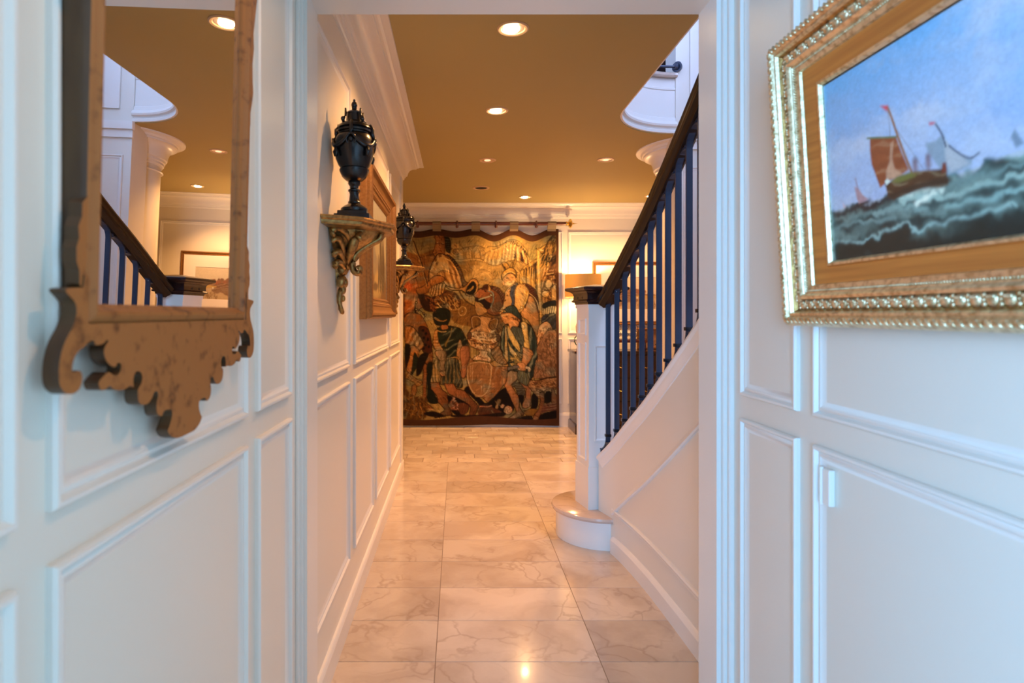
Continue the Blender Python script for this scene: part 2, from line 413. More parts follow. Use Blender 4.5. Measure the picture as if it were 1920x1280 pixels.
for a, b in [(-2.6,-1.3),(-1.2,.05),(.15,1.299),(1.364,1.634)]:
    panel(wr, (XR,0,0), (0,1,0), (0,0,1), (-1,0,0), a, b, *ZU); panel(wr, (XR,0,0), (0,1,0), (0,0,1), (-1,0,0), a, b, *ZLO)
h = MB().cbox(XR-.013, XR, 1.236, 1.262, .890, .964, .002); h.tube([(XR-.012,1.264,.888),(XR-.012,1.264,.966)], .0045)
h.build('hinge', M['trimp'], wr)
# front room around the camera
st(MB().box(-2.25, -.60, .20, .32, 0, CEIL), 'wall_front', M['tan'])
m = MB().box(-2.4,-2.25,-3.2,.32,0,.55).box(-2.4,-2.25,-3.2,.32,2.35,CEIL).box(-2.4,-2.25,-3.2,-1.73,.55,2.35).box(-2.4,-2.25,.17,.32,.55,2.35)
st(m, 'wall_far_left', M['tan'])
m = MB().box(-2.4,.90,-3.3,-3.15,0,.55).box(-2.4,.9,-3.3,-3.15,2.35,CEIL).box(-2.4,-1.20,-3.3,-3.15,.55,2.35).box(.50,.9,-3.3,-3.15,.55,2.35)
st(m, 'wall_back', M['tan'])
for i, (a, b) in enumerate((((-2.34,-2.30),(-1.73,.17)), ((-1.20,.50),(-3.24,-3.20)))):
    f = MB()
    if i == 0:
        for y in (-1.73,-1.11,-.49,.13): f.box(a[0],a[1],y,y+.04,.55,2.35)
        for z in (.55,1.43,2.31): f.box(a[0],a[1],-1.73,.17,z,z+.04)
    else:
        for x in (-1.20,-.65,-.09,.46): f.box(x,x+.04,b[0],b[1],.55,2.35)
        for z in (.55,1.43,2.31): f.box(-1.20,.50,b[0],b[1],z,z+.04)
    st(f, 'window_%d' % (i+1), M['trimp'])
st(MB().box(-2.4,.90,-3.3,YJ0,CEIL,CEIL+.05), 'ceiling_front', M['tan'])

# far room shell
fw = st(MB().box(-3.1, 3.7, 6.90, 7.05, 0, CEIL), 'wall_back_far', M['paint'])
def fpanel(a, b, z): panel(fw, (0,6.90,0), (1,0,0), (0,0,1), (0,-1,0), a, b, *z)
for z in (ZU, ZLO):
    for a, b in ((-2.9,-1.45),(-1.3,1.197),(1.264,2.70),(2.80,3.45)): fpanel(a, b, z)
st(MB().box(-3.1,-3.0,4.7,6.95,0,CEIL), 'wall_side_left', M['paint'])
st(MB().box(-3.1,-.60,4.80,4.94,0,CEIL), 'wall_near_left', M['paint'])
ws = st(MB().box(3.6,3.7,4.2,6.95,0,CEIL), 'wall_side_right', M['paint'])
st(MB().box(2.1,3.7,4.20,4.35,0,CEIL), 'wall_near_right', M['paint'])

# crown moulding: corridor wall, round its corner, and the far room
CR = [(0,-.150),(.010,-.150),(.014,-.142),(.020,-.139),(.020,-.128),(.028,-.124),(.030,-.112),(.040,-.108),(.044,-.098),(.048,-.080),(.060,-.058),(.080,-.042),(.104,-.034),(.112,-.033),(.114,-.024),(.126,-.022),(.136,-.012),(.150,-.010),(.168,-.006),(.170,0),(0,0)]
crz = lambda pts: [(x, y, CEIL) for x, y in pts]
st(MB().plan(crz([(XL,YJ1),(XL,4.94),(-.62,4.94),(-3.0,4.94)]), CR, side=-1), 'trim_7', M['trimp'], smooth=25)
st(MB().plan(crz([(-3.0,4.94),(-3.0,6.90),(3.6,6.90),(3.6,4.35),(2.0,4.35)]), CR, side=-1), 'trim_8', M['trimp'], smooth=25)
BB = [(0,0),(.016,0),(.016,.085),(.012,.095),(.008,.10),(0,.102)]
st(MB().plan([(XL,YJ1),(XL,4.94),(-.60,4.94),(-3.0,4.94)], BB, side=-1), 'baseboard_left', M['trimp'])
st(MB().plan([(XL,.20),(XL,YJ0-.03)], BB, side=-1), 'baseboard_front_left', M['trimp'])
st(MB().plan([(XR,-3.1),(XR,YJ0-.03)], BB, side=1), 'baseboard_right', M['trimp'])
BF = [(0,0),(.02,0),(.02,.13),(.014,.145),(.010,.155),(0,.16)]
st(MB().plan([(-3.0,4.94),(-3.0,6.90),(3.6,6.90),(3.6,4.35)], BF, side=-1), 'baseboard_far', M['trimp'])

# floor: grout bed with marble tiles laid in it
fl = st(MB().box(-3.1, 3.7, -3.3, 7.0, -.05, -.002), 'floor', M['grout'])
tmesh = {}
def tile(x0, x1, y0, y1, mb=None):
    g = .0013 if x1-x0 > .5 else .0036; w_, d_ = x1-x0, y1-y0
    if mb is not None: mb.box(x0+g, x1-g, y0+g, y1-g, -.0025, 0); return
    k = (round(w_,3), round(d_,3))
    if k not in tmesh:
        o = MB().cbox(-w_/2+g, w_/2-g, -d_/2+g, d_/2-g, -.004, 0, .0008).build('tile', M['tile'], None); tmesh[k] = o.data
        o.parent = fl; o.location = ((x0+x1)/2, (y0+y1)/2, 0); return
    o = bpy.data.objects.new('tile', tmesh[k]); C.objects.link(o); o.parent = fl; o.location = ((x0+x1)/2, (y0+y1)/2, 0)
TD = .3012
rest = MB()
for k in range(-18, 10):
    y0 = 2.23+TD*k
    for c in range(-4, 6):
        x0 = -.0818+.6108*c
        vis = (-1 <= c <= 1) if y0 < 3.3 else (-1 <= c <= 3)
        tile(x0, x0+.6108, y0, y0+TD, None if (vis and y0 > 1.3) else rest)
for j in range(11):
    y0 = 2.23+TD*10+.1512*j; off = [0,.1525,.07,.22][j % 4]
    for i in range(-10, 13):
        x0 = off+.305*i
        tile(x0, x0+.305, y0, y0+.1512, None if -2.2 < i < 8 else rest)
o = rest.build('tile', M['tile'], fl); tag(o, kind='stuff')

# ceiling with the stairwell opening
def arc(cx, cy, r, a0, a1, n): return [(cx+r*math.cos(R(a0+(a1-a0)*i/n)), cy+r*math.sin(R(a0+(a1-a0)*i/n))) for i in range(n+1)]
WX = 1.01; WY = 4.17
edge = [(WX, .9), (WX, 3.68)] + arc(WX+.49, 3.68, .49, 180, 90, 14)[1:] + [(2.1, WY)]
outl = [(-3.1, YJ1-.02), (WX, YJ1-.02)] + edge[1:] + [(3.7, WY), (3.7, 7.0), (-3.1, 7.0)]
st(prism(outl, 2, CEIL, CEIL+.02, lambda p, t: (p[0], p[1], t)), 'ceiling', M['ceil'])
slab = [(-.7, .7), (WX-.012, .7)] + [(WX-.012, 3.68)] + arc(WX+.49, 3.68, .502, 180, 90, 14)[1:] + [(2.1, WY+.012), (3.7, WY+.012), (3.7, 7.0), (-.7, 7.0)]
st(prism(slab, 2, CEIL+.021, 2.93, lambda p, t: (p[0], p[1], t)), 'trim_9', M['white'])
FA = [(-.01,.004),(.0,.004),(.012,.006),(.014,.022),(.008,.030),(.010,.040),(.026,.048),(.030,.060),(.022,.075),(.012,.085),(.008,.11),(.0,.115),(.0,.30),(.006,.305),(.006,.318),(.0,.322),(.0,.385),(-.01,.385)]
fz = [(x, y, CEIL) for x, y in edge[:-1]]+[(1.512, WY, CEIL)]
fa = st(MB().plan(fz, FA, side=-1), 'trim_10', M['trimp'], smooth=25)
st(MB().plan(fz, [(-.12,.386),(.030,.386),(.036,.395),(.036,.408),(.030,.416),(-.12,.416)], side=-1), 'trim_11', M['tread'], smooth=25)
# upper landing
st(MB().box(-.8,-.7,.6,7.0,2.9,5.4), 'wall_upper_left', M['white'])
st(MB().box(-.8,3.7,6.2,6.3,2.9,5.4), 'wall_upper_back', M['white'])
st(MB().box(-.8,3.7,.6,.7,CEIL,5.4), 'wall_upper_front', M['white'])
st(MB().box(3.0,3.1,.6,6.3,2.9,5.4), 'wall_upper_right', M['white'])
st(MB().box(-.8,3.7,.6,6.3,5.4,5.45), 'ceiling_upper', M['white'])
st(MB().box(.90,2.15,.6,.7,0,CEIL), 'wall_stair_near', M['paint'])
st(MB().box(2.0,2.15,.7,4.35,0,5.4), 'wall_stair_outer', M['paint'])
# pier at the end of the stairwell, going up through both floors
px_ = MB().box(1.505,2.02,WY-.012,4.36,0,5.4)
pier = st(px_, 'wall_stair_end', M['paint'])
m = MB(); m.box(1.60,2.0,WY-.026,WY-.01,2.62,5.3); m.build('pilaster', M['trimp'], pier)
panel(pier, (0,WY-.012,0), (1,0,0), (0,0,1), (0,-1,0), 1.56, 1.96, .9, 2.30)
pf = [(1.50,2.46),(2.0,2.46),(2.0,2.42),(1.70,2.42),(1.66,2.40),(1.63,2.35),(1.60,2.30),(1.56,2.28),(1.50,2.28)]
m = MB(); m.box(1.49,2.0,WY-.045,WY-.01,2.475,2.53); m.box(1.495,2.0,WY-.028,WY-.01,2.42,2.475)
m.build('pier_capital', M['trimp'], pier)
# engaged round column with its crown
cc = (1.80, 4.57)
col = MB().lathe([(.26,0),(.26,CEIL)], (cc[0],cc[1],0), 48)
colo = st(col, 'wall_column', M['paint'], smooth=True)
cp = [(cc[0]+.26*math.cos(R(a)), cc[1]+.26*math.sin(R(a)), CEIL) for a in np.linspace(285, 60, 32)]
CR2 = [(d, z*1.35) for d, z in CR]
m = MB().plan(cp, CR2, side=1); m.build('column_crown', M['trimp'], colo, smooth=25)
m = MB().plan(cp, [(0,-.25),(.012,-.25),(.018,-.243),(.012,-.236),(0,-.236)], side=1); m.build('column_bead', M['trimp'], colo, smooth=25)

# ceiling downlights
def downlight(x, y, lit, label, power=0, r=.062, group='recessed ceiling downlights', aim=(0,0)):
    t = empty('downlight', (x, y, CEIL)); tag(t, label, 'downlight', group)
    MB().rings([[(x+rr*math.cos(a), y+rr*math.sin(a), CEIL+z) for a in np.linspace(0, 2*math.pi, 33)[:-1]] for rr, z in
        [(r*1.12,0),(r*1.12,-.003),(r*1.02,-.007),(r*.84,-.005),(r*.80,-.001),(r*.78,-.0002)]], cap=False).build('ring', M['canring'], t, smooth=True)
    if lit == 2:
        MB().lathe([(r*.78,-.0012),(r*.78,-.0008)], (x,y,CEIL), 28).build('baffle', M['can'], t)
        b = MB().lathe([(r*.50,-.010),(r*.56,-.006),(r*.56,-.0012)], (x-r*.12,y,CEIL), 24).build('bulb', M['bulb'], t, smooth=True)
    elif lit == 1:
        MB().lathe([(r*.78,-.0012),(r*.78,-.0008)], (x,y,CEIL), 28).build('baffle', M['can'], t)
        MB().lathe([(r*.34,-.006),(r*.40,-.004),(r*.40,-.0012)], (x,y,CEIL), 20).build('bulb', M['bulbdim'], t)
    else:
        MB().lathe([(r*.80,-.002),(r*.80,-.0008)], (x,y,CEIL), 28).build('baffle', M['black'], t)
    if power:
        l = light('downlight_lamp', 'SPOT', (x, y, CEIL-.03), power, WARM, (R(aim[1]), R(aim[0]), 0), spot_size=R(104 if aim[0] > 20 else 128), spot_blend=.75, shadow_soft_size=.03)
    return t
DL = [(.2416,2.625,2,'large lit ceiling downlight nearest the doorway, tilted bulb glowing white',78),
 (.241,3.683,2,'lit ceiling downlight in the hall ceiling level with the near black urn',76),
 (.241,4.868,1,'small ceiling downlight with pinkish bulb left of the stair opening',88),
 (1.193,4.85,1,'small ceiling downlight beside the rounded corner of the stairwell',84),
 (.719,6.395,2,'ceiling downlight closest above the tapestry',150),
 (2.04,6.34,2,'ceiling downlight half behind the handrail near the far wall',95),
 (-.92,6.30,2,'ceiling downlight in the part of the far room left of the hall',84)]
for i, (x, y, l, lb, p) in enumerate(DL): downlight(x, y, l, lb, p, aim=((26 if i < 2 else 6), 0))
downlight(.50, .75, 2, 'lit ceiling downlight in the front room, aimed at the mirror wall', 24, aim=(42, 0))
s_ = downlight(.231, 5.936, 0, 'black round ceiling speaker grille among the downlights', r=.075)
s_.name = 'ceiling_speaker'; s_['category'] = 'speaker'; del s_['group']

# ================================================================= STAIRCASE
def interp(Y, tab):
    ys = [a for a, _ in tab]; return float(np.interp(Y, ys, [b for _, b in tab]))
def smooth_interp(tab):
    ys = np.array([a for a, _ in tab]); vs = np.array([b for _, b in tab]); d = np.gradient(vs, ys)
    def f(Y):
        i = int(np.clip(np.searchsorted(ys, Y)-1, 0, len(ys)-2)); h = ys[i+1]-ys[i]; t = (Y-ys[i])/h
        return float((2*t**3-3*t**2+1)*vs[i]+(t**3-2*t**2+t)*h*d[i]+(-2*t**3+3*t**2)*vs[i+1]+(t**3-t**2)*h*d[i+1])
    return f
wx = smooth_interp([(1.4,.910),(1.9,.910),(2.2,.908),(2.54,.900),(2.85,.886),(3.05,.868),(3.25,.838),(3.40,.795)])
wz = smooth_interp([(1.4,1.815),(1.9,1.49),(2.25,1.263),(2.54,1.075),(2.70,.972),(2.85,.874),(3.05,.748),(3.25,.606),(3.40,.490)])
YS = list(np.linspace(1.4, 3.40, 41))
def wall_frames(ys, zf, off=0.0):
    P, N, U = [], [], []
    for y in ys:
        e = 1e-3; tx = (wx(min(y+e,3.4))-wx(y-e))/(min(y+e,3.4)-y+e)
        n = Vector((-1, tx, 0)).normalized()      # towards the hall
        P.append(Vector((wx(y), y, zf(y)))+n*off); N.append(n)
    for i in range(len(ys)):
        t = (P[min(i+1,len(P)-1)]-P[max(i-1,0)]).normalized(); u = t.cross(N[i]); 
        if u.z < 0: u = -u
        U.append(u)
    return P, N, U
stair = empty('staircase', (1.4, 2.6, 0))
tag(stair, 'curved staircase with white panelled side and marble bullnose bottom step', 'staircase')
# panelled side (stringer wall)
rs = []
for y in YS:
    x = wx(y); z = wz(y)-.03; rs.append([(x, y, 0), (x, y, z), (x+.10, y, z), (x+.10, y, 0)])
MB().rings(rs).build('side_panel', M['paint'], stair, smooth=30)
CAP = [(-.115,.0),(.0,.0),(.010,-.002),(.018,-.008),(.020,-.018),(.016,-.026),(.012,-.030),(.011,-.046),(.006,-.058),(.004,-.072),(-.002,-.076),(-.115,-.03)]
P, N, U = wall_frames(YS, wz); MB().sweep(P, N, U, CAP).build('stringer_cap', M['trimp'], stair, smooth=25)
PM = [(-.002,.0),(.008,.002),(.013,.008),(.010,.014),(.006,.020),(.004,.030),(-.002,.034)]
ys2 = [y for y in YS if y <= 3.29]
P, N, U = wall_frames(ys2, lambda y: wz(y)-.405); m = MB().sweep(P, N, U, PM)
P, N, U = wall_frames(ys2, lambda y: .205+.012*max(0, y-3.2)/.1); m.sweep(P, N, U, [(a, .034-b) for a, b in PM])
m.build('side_moulding', M['trimp'], stair, smooth=25)
P, N, U = wall_frames([y for y in YS if y <= 3.27], lambda y: 0); 
MB().sweep(P, N, [Vector((0,0,1))]*len(P), [(0,0),(.018,0),(.018,.072),(.012,.082),(.004,.088),(0,.09)]).build('side_baseboard', M['trimp'], stair, smooth=25)
# bullnose first step and the flight
def bull(r, y0, y1, cx=.836, cy=3.53):
    return [(1.98, cy-r)] + [(cx+r*math.cos(a), cy-r*math.sin(a)) for a in np.linspace(math.pi/2, 3*math.pi/2, 28)] + [(1.98, cy+r)]
def ext(poly, z0, z1): return prism(poly, 2, z0, z1, lambda p, t: (p[0], p[1], t))
ext(bull(.258, 0, 0), 0, .150).build('riser', M['trimp'], stair, smooth=30)
m = MB(); rr = []
for r, z in ((.270,.150),(.280,.154),(.284,.165),(.280,.176),(.272,.180)): rr.append([(x, y, z) for x, y in bull(r, 0, 0)])
m.rings(rr).build('tread', M['tread'], stair, smooth=30)
for k in range(2, 10):
    yn = 3.79-.28*(k-1); z = .18*k
    MB().box(.93, 1.99, yn-.33, yn-.025, z-.18, z-.03).build('riser', M['trimp'], stair)
    MB().cbox(.92, 2.0, yn-.33, yn, z-.03, z, .008).build('tread', M['tread'], stair)

# newel post
nA = R(12)
newel = empty('newel_post', (.742, 3.41, .18), (0, 0, nA))
tag(newel, 'white square panelled newel post with dark wooden cap at foot of stairs', 'newel post')
s = .17; H0 = 1.165
m = MB().box(0, s, 0, s, 0, H0)
m.box(-.006, s+.006, -.006, s+.006, 0, .24); m.build('post', M['trimp'], newel, local=True)
fr = [(0,.001),(.0,.0015),(.006,.001),(.010,-.004),(.014,-.004)]
FR = [(0,0),(0,.006),(.006,.007),(.010,.002),(.014,0)]
for (z0, z1) in ((.27, .945), (.985, 1.08)):
    m = MB().ring((0,0,0), (0,1,0), (0,0,1), (-1,0,0), .035, s-.035, z0, z1, FR); m.build('panel_moulding', M['trimp'], newel, smooth=30, local=True)
for (z0, z1) in ((.385, .93),):
    m = MB().ring((0,0,0), (1,0,0), (0,0,1), (0,-1,0), .035, s-.035, z0, z1, FR); m.build('panel_moulding', M['trimp'], newel, smooth=30, local=True)
MB().cbox(-.006, s+.006, -.006, s+.006, 1.140, 1.165, .003).build('collar', M['trimp'], newel, local=True)
capp = [(.090,1.160),(.094,1.164),(.094,1.172),(.106,1.176),(.108,1.182),(.100,1.190),(.099,1.212),(.102,1.224),(.112,1.234),(.132,1.241),(.138,1.247),(.138,1.257),(.130,1.262),(.02,1.277),(.0001,1.278)]
m = MB().rings([[(s/2+q*h_, s/2+p_*h_, z) for q, p_ in ((-1,-1),(1,-1),(1,1),(-1,1))] for h_, z in capp])
cap = m.build('cap', M['mahog'], newel, local=True)
for y in (.055, .120): 
    o = MB().add([(-.0145-.0008, y-.008, 1.200),(-.0155, y, 1.192),(-.0155, y+.008, 1.200),(-.0155, y, 1.208),(-.013, y-.008, 1.200),(-.013, y, 1.192),(-.013, y+.008, 1.200),(-.013, y, 1.208)],
        [(0,1,2,3),(4,7,6,5),(0,4,5,1),(1,5,6,2),(2,6,7,3),(3,7,4,0)]).build('plug', M['black'], cap, local=True)

# railing
rail = empty('stair_railing', (.95, 2.6, .9))
tag(rail, 'dark mahogany handrail on bent flat iron balusters beside the newel post', 'railing')
rz = lambda y: wz(y)+.838+ (.0 if y < 3.15 else -.10*(y-3.15))
RC = .018   # rail centre line behind the wall face
yr = list(np.linspace(1.4, 3.36, 40))
P, N, U = wall_frames(yr, rz, -RC)
RP = [(a_*1.12, b_*1.35-.006) for a_, b_ in [(-.020,-.012),(.020,-.012),(.024,-.004),(.034,.002),(.037,.010),(.032,.018),(.033,.026),(.036,.034),(.030,.044),(.016,.050),(-.016,.050),(-.030,.044),(-.036,.034),(-.033,.026),(-.032,.018),(-.037,.010),(-.034,.002),(-.024,-.004)]]
MB().sweep(P, N, U, RP).build('handrail', M['rail'], rail, smooth=35)
MB().sweep(P, N, U, [(-.016,-.020),(.016,-.020),(.016,-.011),(-.016,-.011)]).build('rail_core', M['iron'], rail)
BY = [3.335,3.245,3.150,3.045,2.935,2.830,2.725,2.620,2.510,2.400,2.290,2.180,2.070,1.96,1.85,1.74,1.63]
bw = .0128
for y in BY:
    def n_at(yy): 
        yy = min(max(yy, 1.41), 3.39); e = .01; return Vector((-1, (wx(yy+e if yy+e<3.4 else 3.4)-wx(yy-e))/(2*e), 0)).normalized()
    def xat(yy): yy = min(yy, 3.40); return wx(yy)+RC
    a = .092; b = .078
    yt = y-a; zt1 = rz(yt)-.040; yb = min(y+a, 3.395); zb0 = wz(yb)+.034
    zA = zt1-b; zB = zb0+b
    path = []
    for t in np.linspace(0, 1, 8): path.append((yb-(yb-y)*math.sin(t*math.pi/2), zb0+b*(1-math.cos(t*math.pi/2))))
    for t in np.linspace(.15, .85, 4): path.append((y, zB+(zA-zB)*t))
    for t in np.linspace(0, 1, 8): path.append((y-a*(1-math.cos(t*math.pi/2)), zA+b*math.sin(t*math.pi/2)))
    rs = []
    for i, (yy, zz) in enumerate(path):
        p0 = path[max(i-1,0)]; p1 = path[min(i+1,len(path)-1)]; t = Vector((0, p1[0]-p0[0], p1[1]-p0[1])).normalized()
        n = Vector((-1,0,0)); u = t.cross(n).normalized(); c = Vector((xat(yy), yy, zz))
        rs.append([tuple(c+n*A*bw+u*B*.0045) for A, B in ((-1,-1),(1,-1),(1,1),(-1,1))])
    o = MB().rings(rs).build('baluster', M['iron'], rail)
    k = MB(); k.ball((xat(yt), yt+.004, zt1+.008), .011); k.build('ball', M['iron'], o, smooth='all')
    k = MB(); k.ball((xat(yb), yb-.004, zb0-.010), .012); k.build('foot_ball', M['iron'], o, smooth='all')
    k = MB(); k.box(xat(y)-.0165, xat(y)+.0165, y-.008, y+.014, zB+.002, zB+.016); k.build('collar', M['bronze'], o)
# iron rail fixed across the landing ledge
t = empty('landing_rail', (1.42, 4.12, 2.99)); tag(t, 'short black iron rail with round wall plate above the stairwell ledge', 'rail')
MB().tube([(1.10,4.13,2.985),(1.30,4.135,2.985),(1.51,4.14,2.985)], .009).build('bar', M['iron'], t, smooth=True)
MB().tube([(1.506,4.14,2.985),(1.522,4.155,2.985)], [.036,.030], n=20).tube([(1.49,4.14,2.985),(1.507,4.14,2.985)], [.016,.024], n=16).build('wall_plate', M['iron'], t, smooth=True)
t = empty('landing_chest', (1.75, 4.95, 2.93)); tag(t, 'dark reddish wooden chest seen over the upper landing ledge', 'chest')
MB().cbox(1.45,2.15,4.80,5.20,2.93,3.36,.01).build('body', M['mahog'], t)
MB().cbox(1.43,2.17,4.78,5.22,3.36,3.385,.008).build('top', M['mahog'], t)
m = MB().lathe([(.05,0),(.06,.01),(.11,.07),(.12,.12),(.10,.17),(.06,.20),(.07,.22)], (1.72,4.98,3.386), 28)
o = m.build('glazed_bowl', mat('blue_glaze', (.05,.16,.45), .15, coat=.8), None, smooth=True, loc=(1.72,4.98,3.386)); tag(o, 'blue glazed jar on the dark chest on the upper landing', 'jar')

# ================================================================= URNS ON GILT BRACKETS
UC = (-.372, 2.17, 1.620)
def make_urn():
    t = empty('urn', UC); k = .00069; x, y, z0 = UC
    MB().cbox(x-.062,x+.062,y-.062,y+.062,z0,z0+.018,.002).cbox(x-.052,x+.052,y-.052,y+.052,z0+.018,z0+.030,.002).build('plinth', M['bronze'], t)
    MB().lathe([(.046,.029),(.049,.034),(.048,.042),(.038,.050),(.026,.056),(.022,.060),(.023,.064),(.019,.070),(.0165,.090),(.018,.098),(.022,.101),(.022,.106),(.016,.110),(.016,.118),(.021,.124),(.023,.129),(.020,.136)], UC, 32).build('stem', M['bronze'], t, smooth=True)
    MB().lathe([(.018,.132),(.030,.138),(.043,.149),(.050,.163),(.053,.170),(.053,.175),(.048,.178),(.057,.190),(.0655,.210),(.0695,.232),(.0705,.250),(.0685,.270),(.063,.286),(.056,.294),(.056,.300)], UC, 40).build('body', M['bronze'], t, smooth=True)
    MB().lathe([(.056,.298),(.063,.300),(.063,.306),(.056,.310),(.061,.314),(.058,.322),(.046,.330),(.036,.335),(.030,.340),(.028,.362),(.031,.366),(.024,.372),(.012,.378),(.008,.382),(.010,.386),(.006,.390)], UC, 36).build('lid', M['bronze'], t, smooth=True)
    m = MB(); m.ball((x,y,z0+.396), .0115, sz=1.1); m.ball((x,y,z0+.411), .005); m.build('finial', M['bronze'], t, smooth='all')
    for a in (0, 90, 180, 270):      # pierced uprights round the lid
        c, s_ = math.cos(R(a+45)), math.sin(R(a+45)); m = MB()
        m.tube([(x+r*c, y+r*s_, z0+z) for r, z in ((.045,.328),(.050,.340),(.042,.346),(.038,.352),(.037,.366),(.038,.378))], [.006,.007,.005,.004,.0042,.003], n=8)
        m.ball((x+.049*c, y+.049*s_, z0+.340), .008, 8, 6); m.build('lug', M['bronze'], t, smooth='all')
    for a in (-90, 0, 90, 180):      # rosettes and swags
        c, s_ = math.cos(R(a)), math.sin(R(a)); m = MB()
        ring = [(x+c*(.070+.006*math.cos(q))-s_*.016*math.sin(q), y+s_*(.070+.006*math.cos(q))+c*.016*math.sin(q), z0+.262+.018*math.cos(q)) for q in np.linspace(0, 2*math.pi, 15)[:-1]]
        m.tube(ring+[ring[0]], .0042, n=8); m.ball((x+c*.072, y+s_*.072, z0+.262), .009, 10, 7)
        m.tube([(x+c*r, y+s_*r, z0+z) for r, z in ((.070,.280),(.064,.296),(.066,.312),(.056,.328))], [.006,.008,.006,.005], n=8)
        m.build('handle', M['bronze'], t, smooth='all')
    for a in (-45, 45, 135, 225):
        m = MB(); pts = []; rr = []
        for q in np.linspace(-1, 1, 13):
            an = R(a+q*40); r_ = .0722+.0035*(1-q*q); z = .248+.034*q*q - .004
            pts.append((x+r_*math.cos(an), y+r_*math.sin(an), z0+z)); rr.append(.0045+.0035*(1-abs(q)))
        m.tube(pts, rr, n=8)
        an = R(a); m.tube([(x+.076*math.cos(an), y+.076*math.sin(an), z0+.240), (x+.081*math.cos(an), y+.081*math.sin(an), z0+.222), (x+.078*math.cos(an), y+.078*math.sin(an), z0+.208)], [.009,.009,.006], n=8)
        m.build('swag', M['bronze'], t, smooth='all')
    return t
def make_bracket():
    yc = 2.285; zt = 1.620
    t = empty('wall_bracket', (XL, yc, 1.285))
    plan = [(XL+.001,yc-.285),(XL+.138,yc-.215),(XL+.222,yc-.062),(XL+.222,yc+.062),(XL+.138,yc+.215),(XL+.001,yc+.285)]
    def shr(d): return [(XL+.001 if i in (0,5) else p[0]-d, p[1]+(-d if p[1] > yc else d)) for i, p in enumerate(plan)]
    rr = [[(p[0], p[1], z) for p in shr(d)] for d, z in ((.016,zt-.030),(.012,zt-.024),(.010,zt-.016),(.003,zt-.012),(0,zt-.007),(.002,zt-.001),(.006,zt))]
    MB().rings(rr).build('shelf', M['gold2'], t)
    # carved core: half-ellipse sections down the wall
    secs = [(1.592,.168,.125),(1.575,.160,.118),(1.555,.140,.098),(1.530,.100,.074),(1.505,.064,.056),(1.475,.042,.044),(1.450,.030,.034),(1.425,.020,.024),(1.39,.012,.014)]
    rr = [[(XL+xo*math.sin(a)**.8 if a not in (0,) else XL, yc-hw*math.cos(a), z) for a in np.linspace(0, math.pi, 17)] for z, xo, hw in secs]
    MB().rings(rr).build('corbel', M['gold2'], t, smooth=True)
    X = lambda d: XL+d
    # front C-scroll, three ribs
    sc = [(.140,1.600),(.156,1.604),(.162,1.592),(.150,1.568),(.120,1.552),(.092,1.535),(.066,1.515),(.050,1.490),(.047,1.465),(.054,1.446),(.068,1.440),(.078,1.450),(.074,1.463),(.065,1.460)]
    sc = smoothpts(sc, 3, False); m = MB()
    for dy, r_ in ((-.018,.0075),(0,.010),(.018,.0075)):
        m.tube([(X(a+.012), yc+dy, z) for a, z in sc], [r_*(.8+.5*math.sin(math.pi*i/len(sc))) for i in range(len(sc))], n=8)
    m.ball((X(.165), yc, 1.598), .014, sy=1.7)
    m.build('scroll', M['gold2'], t, smooth='all')
    # acanthus leaves curling to both sides
    for sg in (-1, 1):
        m = MB()
        def leaf(pts, r0):
            p = smoothpts(pts, 3, False); n_ = len(p); r0 = r0*1.3
            m.tube([(X(q[2]), yc+sg*q[0], q[1]) for q in p], [r0*(.35+.75*math.sin(math.pi*min(1, .15+.85*i/n_))) for i in range(n_)], n=8, flat=.8)
        leaf([(.030,1.500,.05),(.055,1.530,.06),(.085,1.565,.06),(.120,1.590,.04),(.150,1.590,.02),(.160,1.572,.015),(.150,1.560,.02)], .013)
        leaf([(.030,1.480,.045),(.060,1.510,.06),(.080,1.540,.075),(.085,1.565,.085),(.070,1.580,.095),(.055,1.572,.10)], .014)
        leaf([(.045,1.490,.03),(.085,1.520,.035),(.120,1.550,.03),(.148,1.553,.02),(.150,1.538,.015)], .011)
        leaf([(.030,1.470,.03),(.070,1.490,.03),(.110,1.510,.025),(.132,1.505,.018),(.128,1.490,.015)], .012)
        leaf([(.020,1.455,.03),(.060,1.468,.028),(.095,1.475,.02),(.110,1.462,.015),(.100,1.452,.015)], .011)
        leaf([(.045,1.585,.10),(.090,1.580,.10),(.118,1.565,.10),(.110,1.550,.11)], .010)
        m.build('leaf', M['gold2'], t, smooth='all')
    # pendant husks
    m = MB()
    for dy in (-.026,-.013,0,.013,.026): m.ball((X(.022), yc+dy, 1.458+.006*math.cos(dy*60)), .016, sz=1.6, sx=1.1)
    m.build('upper_husk', M['gold2'], t, smooth='all')
    m = MB()
    for dy in (-.030,-.015,0,.015,.030): m.ball((X(.020), yc+dy, 1.412-.2*abs(dy)), .015, sz=1.5, sx=1.15)
    m.ball((X(.034), yc-.018, 1.405), .011); m.ball((X(.020), yc, 1.378), .015, sz=1.3)
    m.build('lower_husk', M['gold2'], t, smooth='all')
    m = MB(); m.tube([(X(a), yc+dy, z) for a, dy, z in ((.016,-.010,1.380),(.012,-.012,1.355),(.012,-.010,1.330),(.014,-.002,1.308),(.018,.010,1.292),(.020,.014,1.286))], [.010,.011,.010,.010,.009,.004], n=8)
    m.ball((X(.020), yc+.012, 1.345), .010, sz=1.3); m.build('tail', M['gold2'], t, smooth='all')
    return t
def dup(root, dy):
    r = root.copy(); C.objects.link(r); r.location = (root.location[0], root.location[1]+dy, root.location[2])
    for ch in list(root.children):
        c = ch.copy(); C.objects.link(c); c.parent = r
        for g in ch.children: d = g.copy(); C.objects.link(d); d.parent = c
    return r
br = make_bracket(); ur = make_urn(); ur.scale = (1, 1, 1.055); br2 = dup(br, 2.03); ur2 = dup(ur, 2.03)
